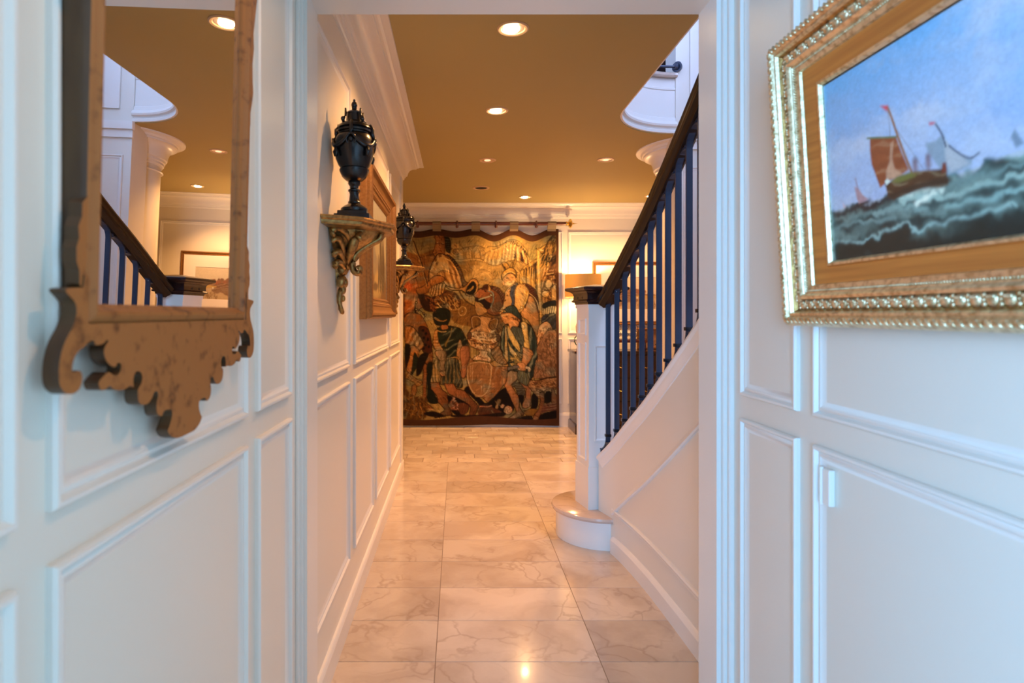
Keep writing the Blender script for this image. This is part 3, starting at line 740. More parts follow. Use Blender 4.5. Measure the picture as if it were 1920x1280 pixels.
tag(br, 'carved gilt scroll bracket under the larger, nearer black urn', 'bracket', 'gilt wall brackets')
tag(br2, 'carved gilt scroll bracket under the farther urn beside the tapestry', 'bracket', 'gilt wall brackets')
tag(ur, 'large black bronze lidded urn with swags, nearer of the two', 'urn', 'black lidded urns')
tag(ur2, 'black bronze lidded urn farther along the hall, against the tapestry', 'urn', 'black lidded urns')

# ================================================================= LANDSCAPE IN GILT FRAME ON THE HALL WALL
def frame_on(name, lab, cat, o, u, v, n, u0, u1, v0, v1, prof, mt, parent_loc, group=None):
    t = empty(name, parent_loc); tag(t, lab, cat, group)
    m = MB().ring(o, u, v, n, u0, u1, v0, v1, prof, close=True); f = m.build('frame', mt, t, smooth=28)
    return t, f
LF = [(0,0),(0,.030),(.004,.036),(.004,.048),(.010,.058),(.020,.062),(.030,.058),(.034,.050),(.046,.040),(.062,.034),(.070,.036),(.074,.032),(.082,.030),(.086,.024),(.096,.020),(.100,.022),(.106,.018),(.112,.012),(.114,.004)]
t, f = frame_on('landscape_painting', 'gilt-framed golden landscape of tall cypresses between the two urns', 'painting',
    (XL,0,0), (0,1,0), (0,0,1), (1,0,0), 2.80, 3.90, 1.262, 2.010, LF, M['gold'], (XL, 3.35, 1.64))
m = MB()
for i in range(58): m.ball((XL+.029, 2.80+.078, 1.262+.090+i*.0102), .0036, 6, 4); m.ball((XL+.029, 3.90-.078, 1.262+.090+i*.0102), .0036, 6, 4)
for i in range(94): m.ball((XL+.029, 2.80+.090+i*.0102, 1.262+.078), .0036, 6, 4); m.ball((XL+.029, 2.80+.090+i*.0102, 2.010-.078), .0036, 6, 4)
tag(m.build('beading', M['gold'], t, smooth='all'), kind='stuff')
r = Raster(0, 88, 0, 53, .45, srgb(214,176,112))
sky = np.clip((r.Y-22)/30, 0, 1)[..., None]; r.img = r.img*(1-sky)+srgb(206,184,150)*sky
r.img *= (1+.16*r.noise(18, 10, 3))[..., None]
r.poly([(0,18),(14,24),(24,30),(34,26),(46,22),(60,25),(74,21),(88,23),(88,10),(0,10)], srgb(176,142,98), feather=3)
r.poly([(20,26),(28,33),(33,30),(42,22),(30,20)], srgb(158,134,108), feather=2)
r.poly([(0,0),(88,0),(88,10),(60,14),(40,11),(20,15),(0,12)], srgb(150,98,46), feather=2)
r.poly([(30,1),(62,3),(66,13),(40,14)], srgb(232,178,96), feather=4)
for cx, hh, ww in ((60,46,4.5),(68,40,4),(74,36,5),(12,30,5),(20,24,4),(52,26,3)):
    r.poly([(cx-ww*.5,5),(cx-ww,14),(cx-ww*.7,hh*.7),(cx,hh),(cx+ww*.8,hh*.65),(cx+ww,13),(cx+ww*.5,5)], srgb(92,66,30), feather=1.6, folds=(80,3,srgb(60,42,18),.6,cx))
r.poly([(30,7),(38,9),(50,8),(44,5),(32,4)], srgb(120,84,50), feather=1.5)
painterly(r, 3, 3, 4, 4)
r.img *= (1+.22*r.noise(1.6, 2.6, 9))[..., None]*np.array([.66,.82,1.0])*.9
M['oil'] = mat('oil_paint', rough=.38, vcol=True, bump=(420,.12,.001), coat=.15)
o = painted_grid('canvas', r, lambda X, Y: np.stack([np.full_like(X, .008), X/100-.44, Y/100-.265], -1), M['oil'], t)
o.location = (0, 0, -.004)

# ================================================================= SEASCAPE ON THE RIGHT WALL
sea = empty('seascape_painting', (XR-.012, .884, 1.262), (0, 0, 0))
tag(sea, 'sailing boats in rough sea painted in a wide ornate gilt frame', 'painting')
sea.rotation_euler = (0, R(-3.5), 0)     # hangs leaning forward from its cord
SF = [(0,0),(0,.034),(.003,.042),(.010,.050),(.018,.050),(.022,.044),(.024,.046),(.028,.046),(.031,.040),(.036,.033),(.046,.030),(.054,.033),(.057,.040),(.062,.043),(.066,.040),(.068,.036),(.071,.036),(.072,.033),(.078,.031),(.084,.029),(.086,.024),(.118,.013),(.121,.018),(.126,.018),(.130,.012),(.130,.006),(.124,.0)]
u0, u1, v0, v1 = -.440, .440, 0, .608
n_ = (-1, 0, 0)
def sring(prof, name, mt, par, sm=28):
    return MB().ring((0,0,0), (0,1,0), (0,0,1), n_, u0, u1, v0, v1, prof, close=False).build(name, mt, par, smooth=sm, local=True)
sring(SF[:9], 'outer_moulding', M['goldp'], sea); sring(SF[8:13], 'carved_cove', M['gold2'], sea)
sring(SF[12:21], 'inner_moulding', M['goldp'], sea); sring(SF[20:23], 'frieze', M['goldo'], sea); sring(SF[22:], 'liner', M['goldp'], sea)
MB().box(-.0065, 0, u0+.01, u1-.01, .01, .59).build('backboard', M['walnutd'], sea, local=True)
# carved relief: leaves along the outer edge, shells in the cove, tiny beads
def along(ins, pitch):
    out = []
    for side in range(4):
        if side in (0, 2):
            L_ = (v1-v0)-2*ins; k = max(1, int(L_/pitch))
            for i in range(k): out.append((u0+ins if side == 0 else u1-ins, v0+ins+(i+.5)*L_/k, 90, 1 if side == 0 else -1))
        else:
            L_ = (u1-u0)-2*ins; k = max(1, int(L_/pitch))
            for i in range(k): out.append((u0+ins+(i+.5)*L_/k, v0+ins if side == 1 else v1-ins, 0, 1 if side == 1 else -1))
    return out
def relief(name, items, mt, fn):
    m = MB()
    for k, (a, b, ang, sg) in enumerate(items): fn(m, a, b, ang, sg, k)
    tag(m.build(name, mt, sea, smooth='all', local=True), kind='stuff')
def rx(q): return Matrix.Rotation(R(q), 3, 'X')
def leafy(m, a, b, ang, sg, k):
    m.ball((-.049, a, b), .0062, 7, 5, sy=1.5, sz=.7, sx=.8, rot=rx(ang+38)); d = (.007, 0) if ang == 0 else (0, .007)
    m.ball((-.048, a+d[0], b+d[1]), .0052, 7, 5, sy=1.4, sz=.6, sx=.7, rot=rx(ang-38))
    m.ball((-.050, a+d[0]*.5+( .004 if ang else 0), b+d[1]*.5+(.004 if not ang else 0)), .0028, 6, 4)
relief('outer_leaf_relief', along(.0125, .0150), M['goldp'], leafy)
def shell(m, a, b, ang, sg, k):
    dx, dz = (1, 0) if ang == 0 else (0, 1)      # along the member
    ax, az = (0, 1) if ang == 0 else (1, 0)      # across
    m.ball((-.033, a, b), .0092, 9, 6, sx=.62, sy=1.15, sz=1.15)
    for q in (-1, 0, 1):
        m.ball((-.037, a+dx*q*.0045+ax*.004, b+dz*q*.0045+az*.004), .0038, 6, 4, sx=.8, sy=.7 if ang else 1, sz=1)
    for q in (-1, 1):
        m.ball((-.034, a+dx*.0135+ax*q*.0065, b+dz*.0135+az*q*.0065), .0042, 7, 5, sx=.7)
    m.ball((-.034, a+dx*.0135, b+dz*.0135), .0034, 6, 4)
relief('shell_relief', along(.0455, .0262), M['goldp'], shell)
relief('beading', along(.0735, .0056), M['goldp'], lambda m, a, b, ang, sg, k: m.ball((-.0335, a, b), .0022, 5, 4))
# the picture itself (cm from the lower left corner of the canvas, as seen)
W_, H_ = 62., 35.
r = Raster(0, W_, 0, H_, .16, srgb(120,170,228))
g = np.clip((r.Y-10)/24, 0, 1)[..., None]; r.img = srgb(168,182,228)*(1-g)+srgb(112,176,238)*g
cl = r.noise(16, 7, 5, 4)+.35*r.noise(5, 3, 6, 3); k = np.clip(cl*3.2+.25, 0, 1)[..., None]*.75
dg = np.clip(1-abs((r.X-14)*.55-(r.Y-16))/14, 0, 1)[..., None]; k = np.clip(k+dg*.35, 0, .9); r.img = r.img*(1-k)+srgb(190,200,232)*k
k = np.clip(r.noise(22, 6, 15, 3)*3-.1, 0, 1)[..., None]*.5; r.img = r.img*(1-k)+srgb(138,166,214)*k
hor = lambda X: 10.1+.032*X+.25*np.sin(X*.35)
msk = np.clip((hor(r.X)-r.Y)/.35, 0, 1)[..., None]
wv = np.sin(r.Y*1.5+.22*r.X+2.3*r.noise(9, 4, 21)*4)+1.2*r.noise(5, 1.6, 22, 4)*2
depth = np.clip((hor(r.X)-r.Y)/10, 0, 1)[..., None]
seac = srgb(58,112,122)*(1-depth)+srgb(20,52,54)*depth
k = np.clip(wv*.55, 0, 1)[..., None]*(1-.45*depth); seac = seac*(1-k)+srgb(124,168,172)*k
k = np.clip(-wv*.6, 0, 1)[..., None]; seac = seac*(1-k)+srgb(12,38,44)*k
r.img = r.img*(1-msk)+seac*msk
r.poly([(0,0),(0,3.2),(7.5,3.4),(18.3,4.7),(23.2,2.4),(28.9,3),(38.8,3.5),(50,2.5),(62,4),(62,0)], srgb(14,40,42), sm=True, feather=2.2)
r.poly([(0,9.9),(6,9.9),(10.9,10.2),(15.6,9.9),(17,9.2),(8,8.6),(0,8.9)], srgb(30,36,48), feather=.8)
painterly(r, 2.2, 2.2, 5, 1)
for pts, c_, w_ in (([(18.3,9.6),(21,9.9),(24,10.0),(27,9.2)],(206,226,226),.9),([(19,9.0),(23,8.8),(27,7.9)],(150,196,200),1.2),([(9.5,3.5),(14.1,4.0),(18.3,5.1),(21.4,3.7),(23.9,3.6),(28.9,3.8),(34,4.4),(39,4.5)],(140,190,200),.5),
    ([(1,4.2),(5.4,3.4),(9.5,3.4)],(130,176,186),.5),([(28.3,9.4),(32,9.6),(35.6,9.7),(39.2,9.5),(48,10)],(90,140,150),.6),([(27.7,5.8),(32.7,6.3),(36.4,6.1),(39,6.2),(50,6.8)],(120,176,186),.7),
    ([(12,7.4),(16,8.0),(20,7.5),(24,6.6)],(110,160,170),.8),([(22,7.8),(24,8.6),(26,8.4)],(230,240,240),.6),([(2,6.4),(7,6.9),(12,6.2),(17,6.4)],(96,146,156),.7),([(28,7.6),(33,8.4),(38,8.0),(44,8.6),(52,8)],(140,184,190),.7)):
    r.line(pts, srgb(*c_), w_)
painterly(r, 2.0, 1.6, 5, 2)
r.poly([(24.5,16.8),(26.6,16.6),(27.9,17.3),(29.2,14.9),(31.2,13.1),(32.9,12.2),(32.7,11.4),(30.5,11.0),(28.4,10.8),(26.8,12.6),(25.8,14.1),(24.9,15.7)], srgb(138,158,184), feather=.5, sm=False)
r.poly([(28.2,16.5),(29.2,14.9),(31.5,12.8),(32.5,11.6),(29,11.2),(28.2,13)], srgb(176,182,200), feather=.6, sm=False)
r.line([(26.8,19.1),(27.9,17.1),(28.4,15.2)], srgb(70,84,112), .3); r.line([(29,15.2),(30.9,13.4),(32.6,12.4),(34.1,12.8)], srgb(78,92,120), .3)
r.poly([(25.5,19.8),(26.7,19.5),(26.5,19.2),(25.6,19.3)], srgb(206,80,100), sm=False, feather=.3)
r.poly([(12.2,21.3),(18.5,19.6),(19.4,17),(20.9,13.5),(19.6,13.2),(15.9,12.7),(14,12.0),(13.1,14.3),(12.2,16.6),(12,19)], srgb(150,78,52), sm=False, feather=.4, folds=(75,2.6,srgb(118,58,40),.35,2))
r.poly([(17.1,18.9),(17.8,19.1),(17.2,16.3),(17.7,14.5),(19.5,13.1),(17.6,12.8),(15.6,13.2),(15.8,14.7),(16.7,16)], srgb(196,150,128), sm=False, feather=.5)
r.line([(16.9,25.2),(17.7,23.1),(18.8,19.8),(20.2,16),(21.4,13)], srgb(150,98,56), .45); r.line([(11.5,21.4),(18.5,19.6)], srgb(104,118,90), .35)
r.line([(17,24.6),(17.1,20.2)], srgb(120,110,120), .12); r.line([(18.2,21.5),(23.8,13)], srgb(130,130,150), .12)
r.poly([(15.1,26.0),(17.0,25.4),(16.8,24.4)], srgb(214,70,84), sm=False, feather=.3)
r.poly([(15.2,12.4),(16.5,12.5),(18.3,12.9),(20.9,13),(24,12.7),(26.8,12.2),(28.3,12),(28.4,9.5),(26.6,9.3),(23.8,10.2),(21.3,9.8),(18.7,9.5),(17,9.2),(15.7,10.4)], srgb(84,58,44), sm=False, feather=.4, folds=(80,1.7,srgb(52,34,30),.4,1))
r.poly([(16.5,12.6),(18.3,13),(20.9,13.1),(23,12.8),(22,12.1),(18.3,11.9)], srgb(112,112,60), sm=False, feather=.5)
r.poly([(15.2,12.9),(15.9,13.2),(16.5,12.6),(15.6,12.1)], srgb(226,232,232), sm=False, feather=.3)
r.poly([(16,10.6),(21,11.0),(28,10.6),(28.3,9.7),(20,9.8),(16.6,9.6)], srgb(60,40,34), feather=.8)
for fx in (22.2, 24.9): r.ell(fx, 13.6, .35, .9, srgb(120,70,62)); r.ell(fx, 14.7, .28, .3, srgb(92,56,50))
r.poly([(27.6,12.9),(28.3,12.9),(28.3,11.4),(27.3,11.4)], srgb(120,54,46), sm=False, feather=.3)
r.poly([(7.3,13.7),(8.5,12.9),(9.4,11.7),(10.9,10.6),(8.3,10.1),(7.8,11.3)], srgb(178,140,152), sm=False, feather=.3); r.line([(7.7,15),(8.3,12.9)], srgb(140,90,110), .2)
r.poly([(8.1,10.3),(11.1,10.5),(10.8,10),(8.5,9.7)], srgb(66,48,56), sm=False, feather=.3)
r.poly([(3.6,11.4),(4.6,10.3),(3.9,10.2)], srgb(206,180,200), sm=False, feather=.3)
r.poly([(39,13.6),(39.6,14.4),(40.8,12.2),(39.6,11.9)], srgb(120,140,170), sm=False, feather=.4)
r.poly([(52,15),(53.4,19),(55.5,12.6),(52.4,12.3)], srgb(150,150,160), sm=False, feather=.5)
r.img *= (1+.10*r.noise(.9, .5, 31)+.06*r.noise(2.4, 1.0, 32))[..., None]
painterly(r, .22, .9, 2, 3, .22)
g_ = r.img.mean(-1, keepdims=True); r.img = r.img*(1-.38*msk)+g_*np.array([.98,1.0,.92])*.38*msk
r.img *= np.array([1.10,1.10,.90])
painted_grid('canvas', r, lambda X, Y: np.stack([np.full_like(X, -.009), (31-X)/100., .125+Y/100.], -1), M['oil'], sea)

# ================================================================= CARVED MIRROR ON THE LEFT WALL
mir = empty('wall_mirror', (XL+.004, .934, 1.285)); tag(mir, 'tall burl-wood wall mirror with fretwork apron reflecting the staircase', 'mirror')
mir.rotation_euler = Euler((0, R(1.35), R(-.45)), 'XYZ')
hw_, zb, ztp = .256, -.019, .86
MF = [(0,0),(0,.026),(.003,.033),(.007,.035),(.009,.032),(.014,.035),(.019,.038),(.023,.037),(.026,.032),(.027,.029),(.032,.025),(.032,.0)]
MB().ring((0,0,0), (0,1,0), (0,0,1), (1,0,0), -hw_, hw_, zb, ztp, MF, close=True).build('frame', M['walnut'], mir, smooth=30, local=True)
mir_frame = mir.children[0]
MB().box(.010, .0215, -hw_+.031, hw_-.031, zb+.031, ztp-.031).build('glass', M['mirror'], mir, local=True)
half = [(-.258,.045),(-.2601,.0306),(-.2864,.0286),(-.2891,.0248),(-.2794,.0183),(-.2723,.0116),(-.2711,.0008),(-.277,-.013),(-.2864,-.0248),(-.2932,-.0365),(-.2972,-.0511),(-.2976,-.0658),(-.2943,-.0766),(-.284,-.0846),(-.2723,-.0862),(-.2625,-.082),(-.2581,-.0731),(-.2601,-.0643),(-.2662,-.0613),(-.2747,-.0629),(-.2758,-.0559),(-.2723,-.0469),(-.265,-.0397),(-.255,-.0355),(-.2499,-.0318),(-.2395,-.0291),(-.2355,-.0341),(-.2301,-.0352),(-.2205,-.034),(-.2134,-.0302),(-.21,-.0312),(-.2163,-.0376),(-.2183,-.0441),(-.2149,-.0527),(-.2062,-.0601),(-.1944,-.0637),(-.1884,-.059),(-.1822,-.0613),(-.1816,-.0674),(-.1868,-.0731),(-.1974,-.0737),(-.2077,-.0688),(-.2177,-.0725),(-.2266,-.0782),(-.2266,-.0831),(-.2219,-.0887),(-.2134,-.0889),(-.2048,-.0857),(-.1944,-.0918),(-.176,-.0944),(-.1598,-.091),(-.1525,-.0937),(-.1525,-.0828),(-.1481,-.075),(-.1395,-.074),(-.1318,-.0794),(-.1325,-.0906),(-.1413,-.0988),(-.1389,-.1139),(-.129,-.12),(-.1163,-.1206),(-.1051,-.1149),(-.0987,-.1071),(-.0909,-.1067),(-.0878,-.1134),(-.0917,-.1276),(-.0878,-.1391),(-.0758,-.144),(-.0676,-.1373),(-.0486,-.1394),(-.0451,-.1482),(-.0516,-.1615),(-.0571,-.1687),(-.0464,-.179),(-.0287,-.1852)]
hs = smoothpts(half[1:], 3, False)
poly = half[:1] + hs + [(-.014,-.1862)] + [(-y-.014*0, z) for y, z in reversed(half[:1]+hs)]
poly += [(.250,.045),(.250,-.010),(-.250,-.010),(-.250,.045)]
def dark_edges(o, outer=None):
    o.data.materials.append(M['walnutd'])
    for p in o.data.polygons:
        if (outer is None and abs(p.normal.x) < .5) or (outer and abs(p.normal.y) > .9 and abs(p.center.y) > outer): p.material_index = 1
fm = prism(poly, 0, .018, .036, lambda p, t: (t, p[0], p[1]))
dark_edges(fm.build('apron', M['walnut'], mir, local=True)); dark_edges(mir_frame, hw_-.002)
# side ears beside the glass, lower ones left and upper ones both sides
ear = [(-.252,.02),(-.264,.035),(-.2645,.050),(-.270,.060),(-.2705,.075),(-.266,.085),(-.268,.098),(-.262,.110),(-.262,.125),(-.252,.135)]
for sg in (-1, 1):
    e = [(a*-sg if sg > 0 else a, b) for a, b in ear]
    e = [(sg*abs(a), b) for a, b in ear]
    dark_edges(prism(e, 0, .018, .034, lambda p, t: (t, p[0], p[1])).build('ear', M['walnut'], mir, local=True))
up = [(.252,.36),(.262,.375),(.261,.40),(.268,.42),(.274,.445),(.269,.465),(.266,.50),(.272,.53),(.268,.56),(.276,.60),(.285,.64),(.280,.69),(.272,.74),(.290,.80),(.300,.84),(.285,.88),(.262,.90),(.225,.90),(.20,.93),(.16,.92),(.14,.96),(.10,.97),(.09,1.02),(.05,1.05),(.0,1.10)]
pl = up + [(-a, b) for a, b in reversed(up[:-1])] + [(-.250,.36),(-.250,.84),(.250,.84),(.250,.36)]
dark_edges(prism(pl, 0, .016, .031, lambda p, t: (t, p[0], p[1])).build('crest', M['walnut'], mir, local=True))

# ================================================================= TAPESTRY
TY = 6.86
rod = empty('curtain_rod', (.0, 6.80, 2.305)); tag(rod, 'dark red wooden rod with gilt end finial carrying the tapestry', 'rod')
RZ = 2.308; RYY = 6.80
MB().tube([(-1.30,RYY,RZ),(1.225,RYY,RZ)], .0205, n=20, up=(0,0,1)).build('pole', M['rod'], rod, smooth=True)
m = MB(); fx = 1.225
for a, r_ in ((0,.024),(.008,.026),(.012,.020),(.022,.018),(.026,.030),(.032,.044),(.044,.054),(.056,.050),(.064,.034),(.068,.014),(.076,.010),(.10,.004),(.125,.001)):
    pass
rs = []
for a, r_ in ((-.004,.023),(.008,.026),(.012,.020),(.022,.018),(.026,.030),(.032,.044),(.044,.054),(.056,.050),(.064,.034),(.068,.014),(.076,.010),(.10,.004),(.125,.001)):
    rs.append([(fx+a, RYY+r_*math.cos(q), RZ+r_*math.sin(q)) for q in np.linspace(0, 2*math.pi, 25)[:-1]])
m.rings(rs).build('finial', M['brass'], rod, smooth=True)
for x in (.888,.433,-.006,-.451,-.89):
    m = MB(); ringp = [(x, RYY+.030*math.cos(q), RZ-.004+.030*math.sin(q)) for q in np.linspace(0, 2*math.pi, 17)]
    m.tube(ringp, .010, n=8, up=(1,0,0), cap=False); m.ball((x, RYY-.012, RZ-.036), .017); m.build('ring', M['rod'], rod, smooth='all')
    MB().box(x-.010,x+.010,RYY+.02,6.899,RZ-.012,RZ+.012).build('bracket', M['rod'], rod)

T = Raster(-230, 853, 186, 1216, 2.5, srgb(176,142,86))
c = srgb
OUT = c(52,30,14)
# ground colours woven in bands
n1 = T.noise(120, 60, 1, 4); n2 = T.noise(14, 26, 2, 3); n3 = T.noise(40, 200, 4, 3)
k = np.clip(n1*3, 0, 1)[..., None]; T.img = T.img*(1-k)+c(140,124,78)*k
k = np.clip(-n1*3-.1, 0, 1)[..., None]; T.img = T.img*(1-k)+c(196,158,90)*k
k = np.clip(n3*2.5-.1, 0, 1)[..., None]*np.clip((330-T.Y)/60, 0, 1)[..., None]; T.img = T.img*(1-k*.7)+c(118,112,78)*k*.7
# left sky and hills
T.poly([(-230,320),(60,312),(130,308),(230,300),(235,420),(180,470),(150,560),(60,620),(-230,640)], c(166,112,52), feather=8, folds=(85,50,c(140,92,44),.3,1))
# building with arcade
T.poly([(305,280),(470,268),(470,350),(305,352)], c(158,124,72), sm=False, feather=2)
T.line([(310,282),(380,278),(470,270)], c(104,72,36), 3); T.line([(305,300),(470,290)], c(190,154,98), 2)
for i, x in enumerate((345, 386, 428, 462)):
    T.poly([(x-14,338),(x-14,300),(x-8,288),(x,284),(x+8,288),(x+14,300),(x+14,338)], c(184,146,88), c(110,78,42), 1.6, sm=False)
    T.line([(x-17,300),(x-10,286),(x,280),(x+10,286),(x+17,300)], c(206,172,112), 2)
T.line([(305,342),(470,346),(690,342)], c(200,166,106), 4); T.line([(305,352),(560,352)], c(120,86,48), 2)
T.poly([(468,345),(478,292),(520,262),(590,248),(650,258),(680,290),(690,318),(692,348)], c(194,158,98), c(96,62,34), 1.6, folds=(0,21,c(156,116,66),.8,0))
T.line([(480,262),(500,250),(560,246),(580,245),(588,242),(640,244),(676,262),(692,274),(690,284)], c(60,38,22), 2.6)
T.line([(500,270),(560,264),(630,262),(662,276),(676,292)], c(214,182,122), 3)
for i, q in enumerate(np.linspace(0, 1, 9)):
    x = 604+q*82; y = 250+22*q*q+14*q; T.poly([(x,y),(x+5,y-1),(x+2+4*q,y+13),(x-3,y+12)], c(44,24,22), sm=False, feather=1)
T.poly([(622,322),(624,306),(630,322),(632,344),(620,340)], c(84,52,44)); T.poly([(655,344),(654,310),(660,296),(666,312),(672,344)], c(70,44,44))
T.line([(672,288),(690,320),(692,350),(684,372)], c(84,50,42), 4)
for y in (372, 398, 424, 450): T.line([(300,y),(420,y+4),(560,y-2),(640,y)], c(156,120,70), 1.6)
T.poly([(300,360),(420,352),(440,372),(470,420),(430,452),(400,420),(330,430)], c(150,114,62), feather=14)
T.poly([(398,398),(440,372),(500,378),(520,410),(500,452),(430,470)], c(182,146,90), feather=12)
T.line([(440,402),(470,388),(500,392),(515,408)], c(120,84,46), 2); T.line([(450,420),(480,404),(500,420)], c(216,184,124), 3)
# hill line curving below the rider
T.poly([(300,500),(360,560),(430,600),(540,630),(560,660),(540,720),(400,700),(300,660),(270,560)], c(140,98,46), feather=5)
T.line([(330,492),(370,560),(430,598),(480,616),(552,628)], c(96,62,30), 7); T.line([(345,500),(385,560),(440,592),(500,608)], c(196,158,92), 2)
T.ell(352, 612, 20, 24, c(150,106,50), c(212,172,106), ew=2); T.ell(351, 612, 3, 4, c(220,190,130))
T.line([(200,595),(290,604),(330,600)], c(210,156,90), 3)
# army in the middle distance
T.poly([(200,520),(230,500),(290,505),(330,530),(335,590),(210,590),(195,560)], c(122,76,34), OUT, 1.5, folds=(70,19,c(60,34,18),.9,3))
T.spray([(205,515),(325,520),(330,585),(205,585)], [c(190,138,74),c(150,96,48),c(70,40,20),c(214,172,110)], 60, 26, 70, 40, 4, 3)
# curtain / banner and pole
T.poly([(655,402),(670,372),(690,352),(736,318),(738,380),(738,470),(720,486),(700,480),(680,470),(652,470),(650,430)], c(212,172,92), c(70,44,28), 1.6, folds=(2,25,c(150,108,50),.6,1))
for x, h in ((672,60),(684,84),(700,40),(712,60),(724,110),(733,150)):
    T.poly([(x-4,396-(x-655)*.78),(x+6,392-(x-655)*.82),(x+1,400+h-(x-655)*.6)], c(74,48,38), sm=False, feather=1.5)
T.line([(560,478),(610,440),(660,392),(738,314)], c(104,70,36), 2.2)
T.line([(735,322),(736,400),(732,470)], c(60,36,26), 4)
T.poly([(740,270),(758,272),(760,460),(762,640),(748,640),(742,470)], c(206,164,88), c(120,82,42), 1.4, sm=False)
T.line([(750,280),(751,630)], c(226,190,116), 3)
T.poly([(735,258),(760,268),(790,262),(800,290),(785,318),(765,300),(752,276)], c(196,156,84), OUT, 1.6)
T.ell(780, 292, 13, 16, c(190,146,78), OUT, ew=2); T.line([(756,276),(772,286),(784,300),(776,316)], c(232,206,150), 4)
T.poly([(764,345),(770,300),(800,240),(832,214),(840,240),(832,300),(812,330),(800,350),(780,372),(766,360)], c(84,60,36), feather=3)
T.spray([(768,340),(776,290),(806,236),(836,216),(838,260),(822,320),(790,368)], [c(44,32,22),c(56,52,34),c(196,152,82),c(150,112,58)], 90, 34, 110, 18, 4, 5)
T.poly([(800,440),(808,350),(838,300),(850,320),(848,460)], c(116,78,44), feather=4)
T.spray([(800,360),(850,340),(850,390),(812,396)], [c(38,24,18),c(60,36,22)], 22, 40, -62, 22, 5, 6)
# small soldiers at the right margin
T.poly([(764,470),(772,392),(786,380),(800,392),(806,470),(795,560),(768,560)], c(188,142,78), OUT, 1.4, folds=(10,17,c(120,76,40),.8,5))
T.poly([(790,470),(800,400),(820,396),(836,420),(836,560),(800,566)], c(150,104,60), OUT, 1.4, folds=(80,15,c(84,52,34),.8,6))
T.spray([(768,400),(836,400),(836,540),(768,540)], [c(70,42,28),c(214,170,104),c(112,74,44)], 70, 22, 60, 60, 4, 7)
T.ell(800, 472, 18, 22, c(216,172,104), OUT, ew=1.6); T.line([(788,420),(826,418)], c(226,196,130), 3)
T.ell(784, 520, 20, 16, c(222,178,106), OUT, rot=30, ew=1.6); T.poly([(815,505),(836,480),(838,560),(820,570)], c(210,170,106), OUT, 1.4)
T.poly([(768,574),(790,566),(838,560),(838,600),(790,598),(770,590)], c(36,44,52), OUT, 1.5)
T.poly([(772,600),(838,590),(838,632),(800,640),(770,630)], c(208,180,126), OUT, 1.2, folds=(0,11,c(70,60,50),.9,1))
T.poly([(764,640),(800,628),(838,634),(838,720),(820,724),(790,690),(766,700)], c(44,46,58), OUT, 1.6, folds=(60,36,c(70,74,88),.5,1))
# warrior with winged helmet
T.poly([(558,345),(578,352),(592,372),(600,396),(584,398),(572,378)], c(176,136,70), OUT, 1.8); T.poly([(602,398),(606,370),(620,350),(634,336),(630,360),(616,392)], c(196,156,84), OUT, 1.8)
for q in range(5): T.line([(556+q*3,356+q*7),(576+q*2,378+q*5)], c(60,38,22), 2.4); T.line([(630-q*3,344+q*9),(612-q*1,366+q*7)], c(60,38,22), 2.4)
T.poly([(556,420),(562,402),(580,391),(604,388),(624,398),(634,416),(632,440),(612,420),(584,418),(562,440)], c(184,142,70), c(60,42,36), 2.6, shade=(.6,.8,-.6))
T.line([(568,418),(596,408),(626,420)], c(226,190,116), 4)
T.poly([(562,436),(584,420),(612,422),(628,440),(626,466),(604,488),(576,476),(560,460)], c(204,154,98), c(110,70,40), 1.4)
T.poly([(572,462),(590,458),(606,462),(622,456),(618,474),(600,488),(582,478)], c(226,200,150), feather=3)
T.line([(580,440),(592,438)], c(90,54,30), 2.6); T.line([(606,440),(618,440)], c(90,54,30), 2.6); T.line([(599,440),(598,454),(604,456)], c(150,98,58), 2)
T.line([(592,466),(610,464)], c(130,66,44), 2)
T.poly([(560,598),(558,560),(568,520),(590,492),(622,474),(640,468),(636,500),(626,540),(622,600),(590,612)], c(112,108,112), c(60,46,40), 2.2)
T.poly([(562,590),(566,540),(586,508),(606,500),(610,560),(598,600)], c(206,162,108), feather=3)
T.line([(562,598),(562,556),(574,518),(598,488),(630,474)], c(230,196,140), 3)
T.poly([(604,500),(622,484),(616,530),(624,560),(620,606),(606,600),(610,560),(600,530)], c(86,94,116), c(48,40,44), 1.6)
for x, y in ((586,530),(576,554),(600,512)): T.ell(x, y, 4, 4, c(60,34,30))
# horse seen from the side
T.poly([(412,540),(420,520),(440,500),(468,476),(486,468),(500,474),(520,480),(546,500),(562,530),(562,590),(552,622),(500,620),(470,600),(456,566),(436,560)], c(150,92,54), OUT, 2.4, shade=(.8,.2,-.5))
T.poly([(486,468),(512,462),(540,474),(560,500),(574,528),(564,570),(556,540),(540,506),(515,486)], c(72,36,28), OUT, 1.6, folds=(30,13,c(118,66,44),.6,1))
T.poly([(482,474),(488,458),(500,480),(498,496),(488,492)], c(206,152,84), OUT, 1.6); T.poly([(452,496),(466,470),(484,460),(486,480),(464,496)], c(84,46,30), OUT, 1.4)
T.poly([(420,545),(438,548),(462,540),(478,552),(506,560),(496,580),(478,596),(452,572),(420,566)], c(52,34,34), OUT, 1.6)
T.ell(470, 500, 5, 4, c(30,16,12)); T.line([(486,496),(510,500),(514,540),(500,578)], c(130,140,134), 6); T.line([(438,556),(470,536),(496,520)], c(190,186,160), 5); T.ell(501, 514, 7, 6, c(206,196,160), OUT, ew=2)
T.poly([(420,566),(440,580),(480,600),(470,620),(440,640),(420,620)], c(186,140,86), OUT, 1.5)
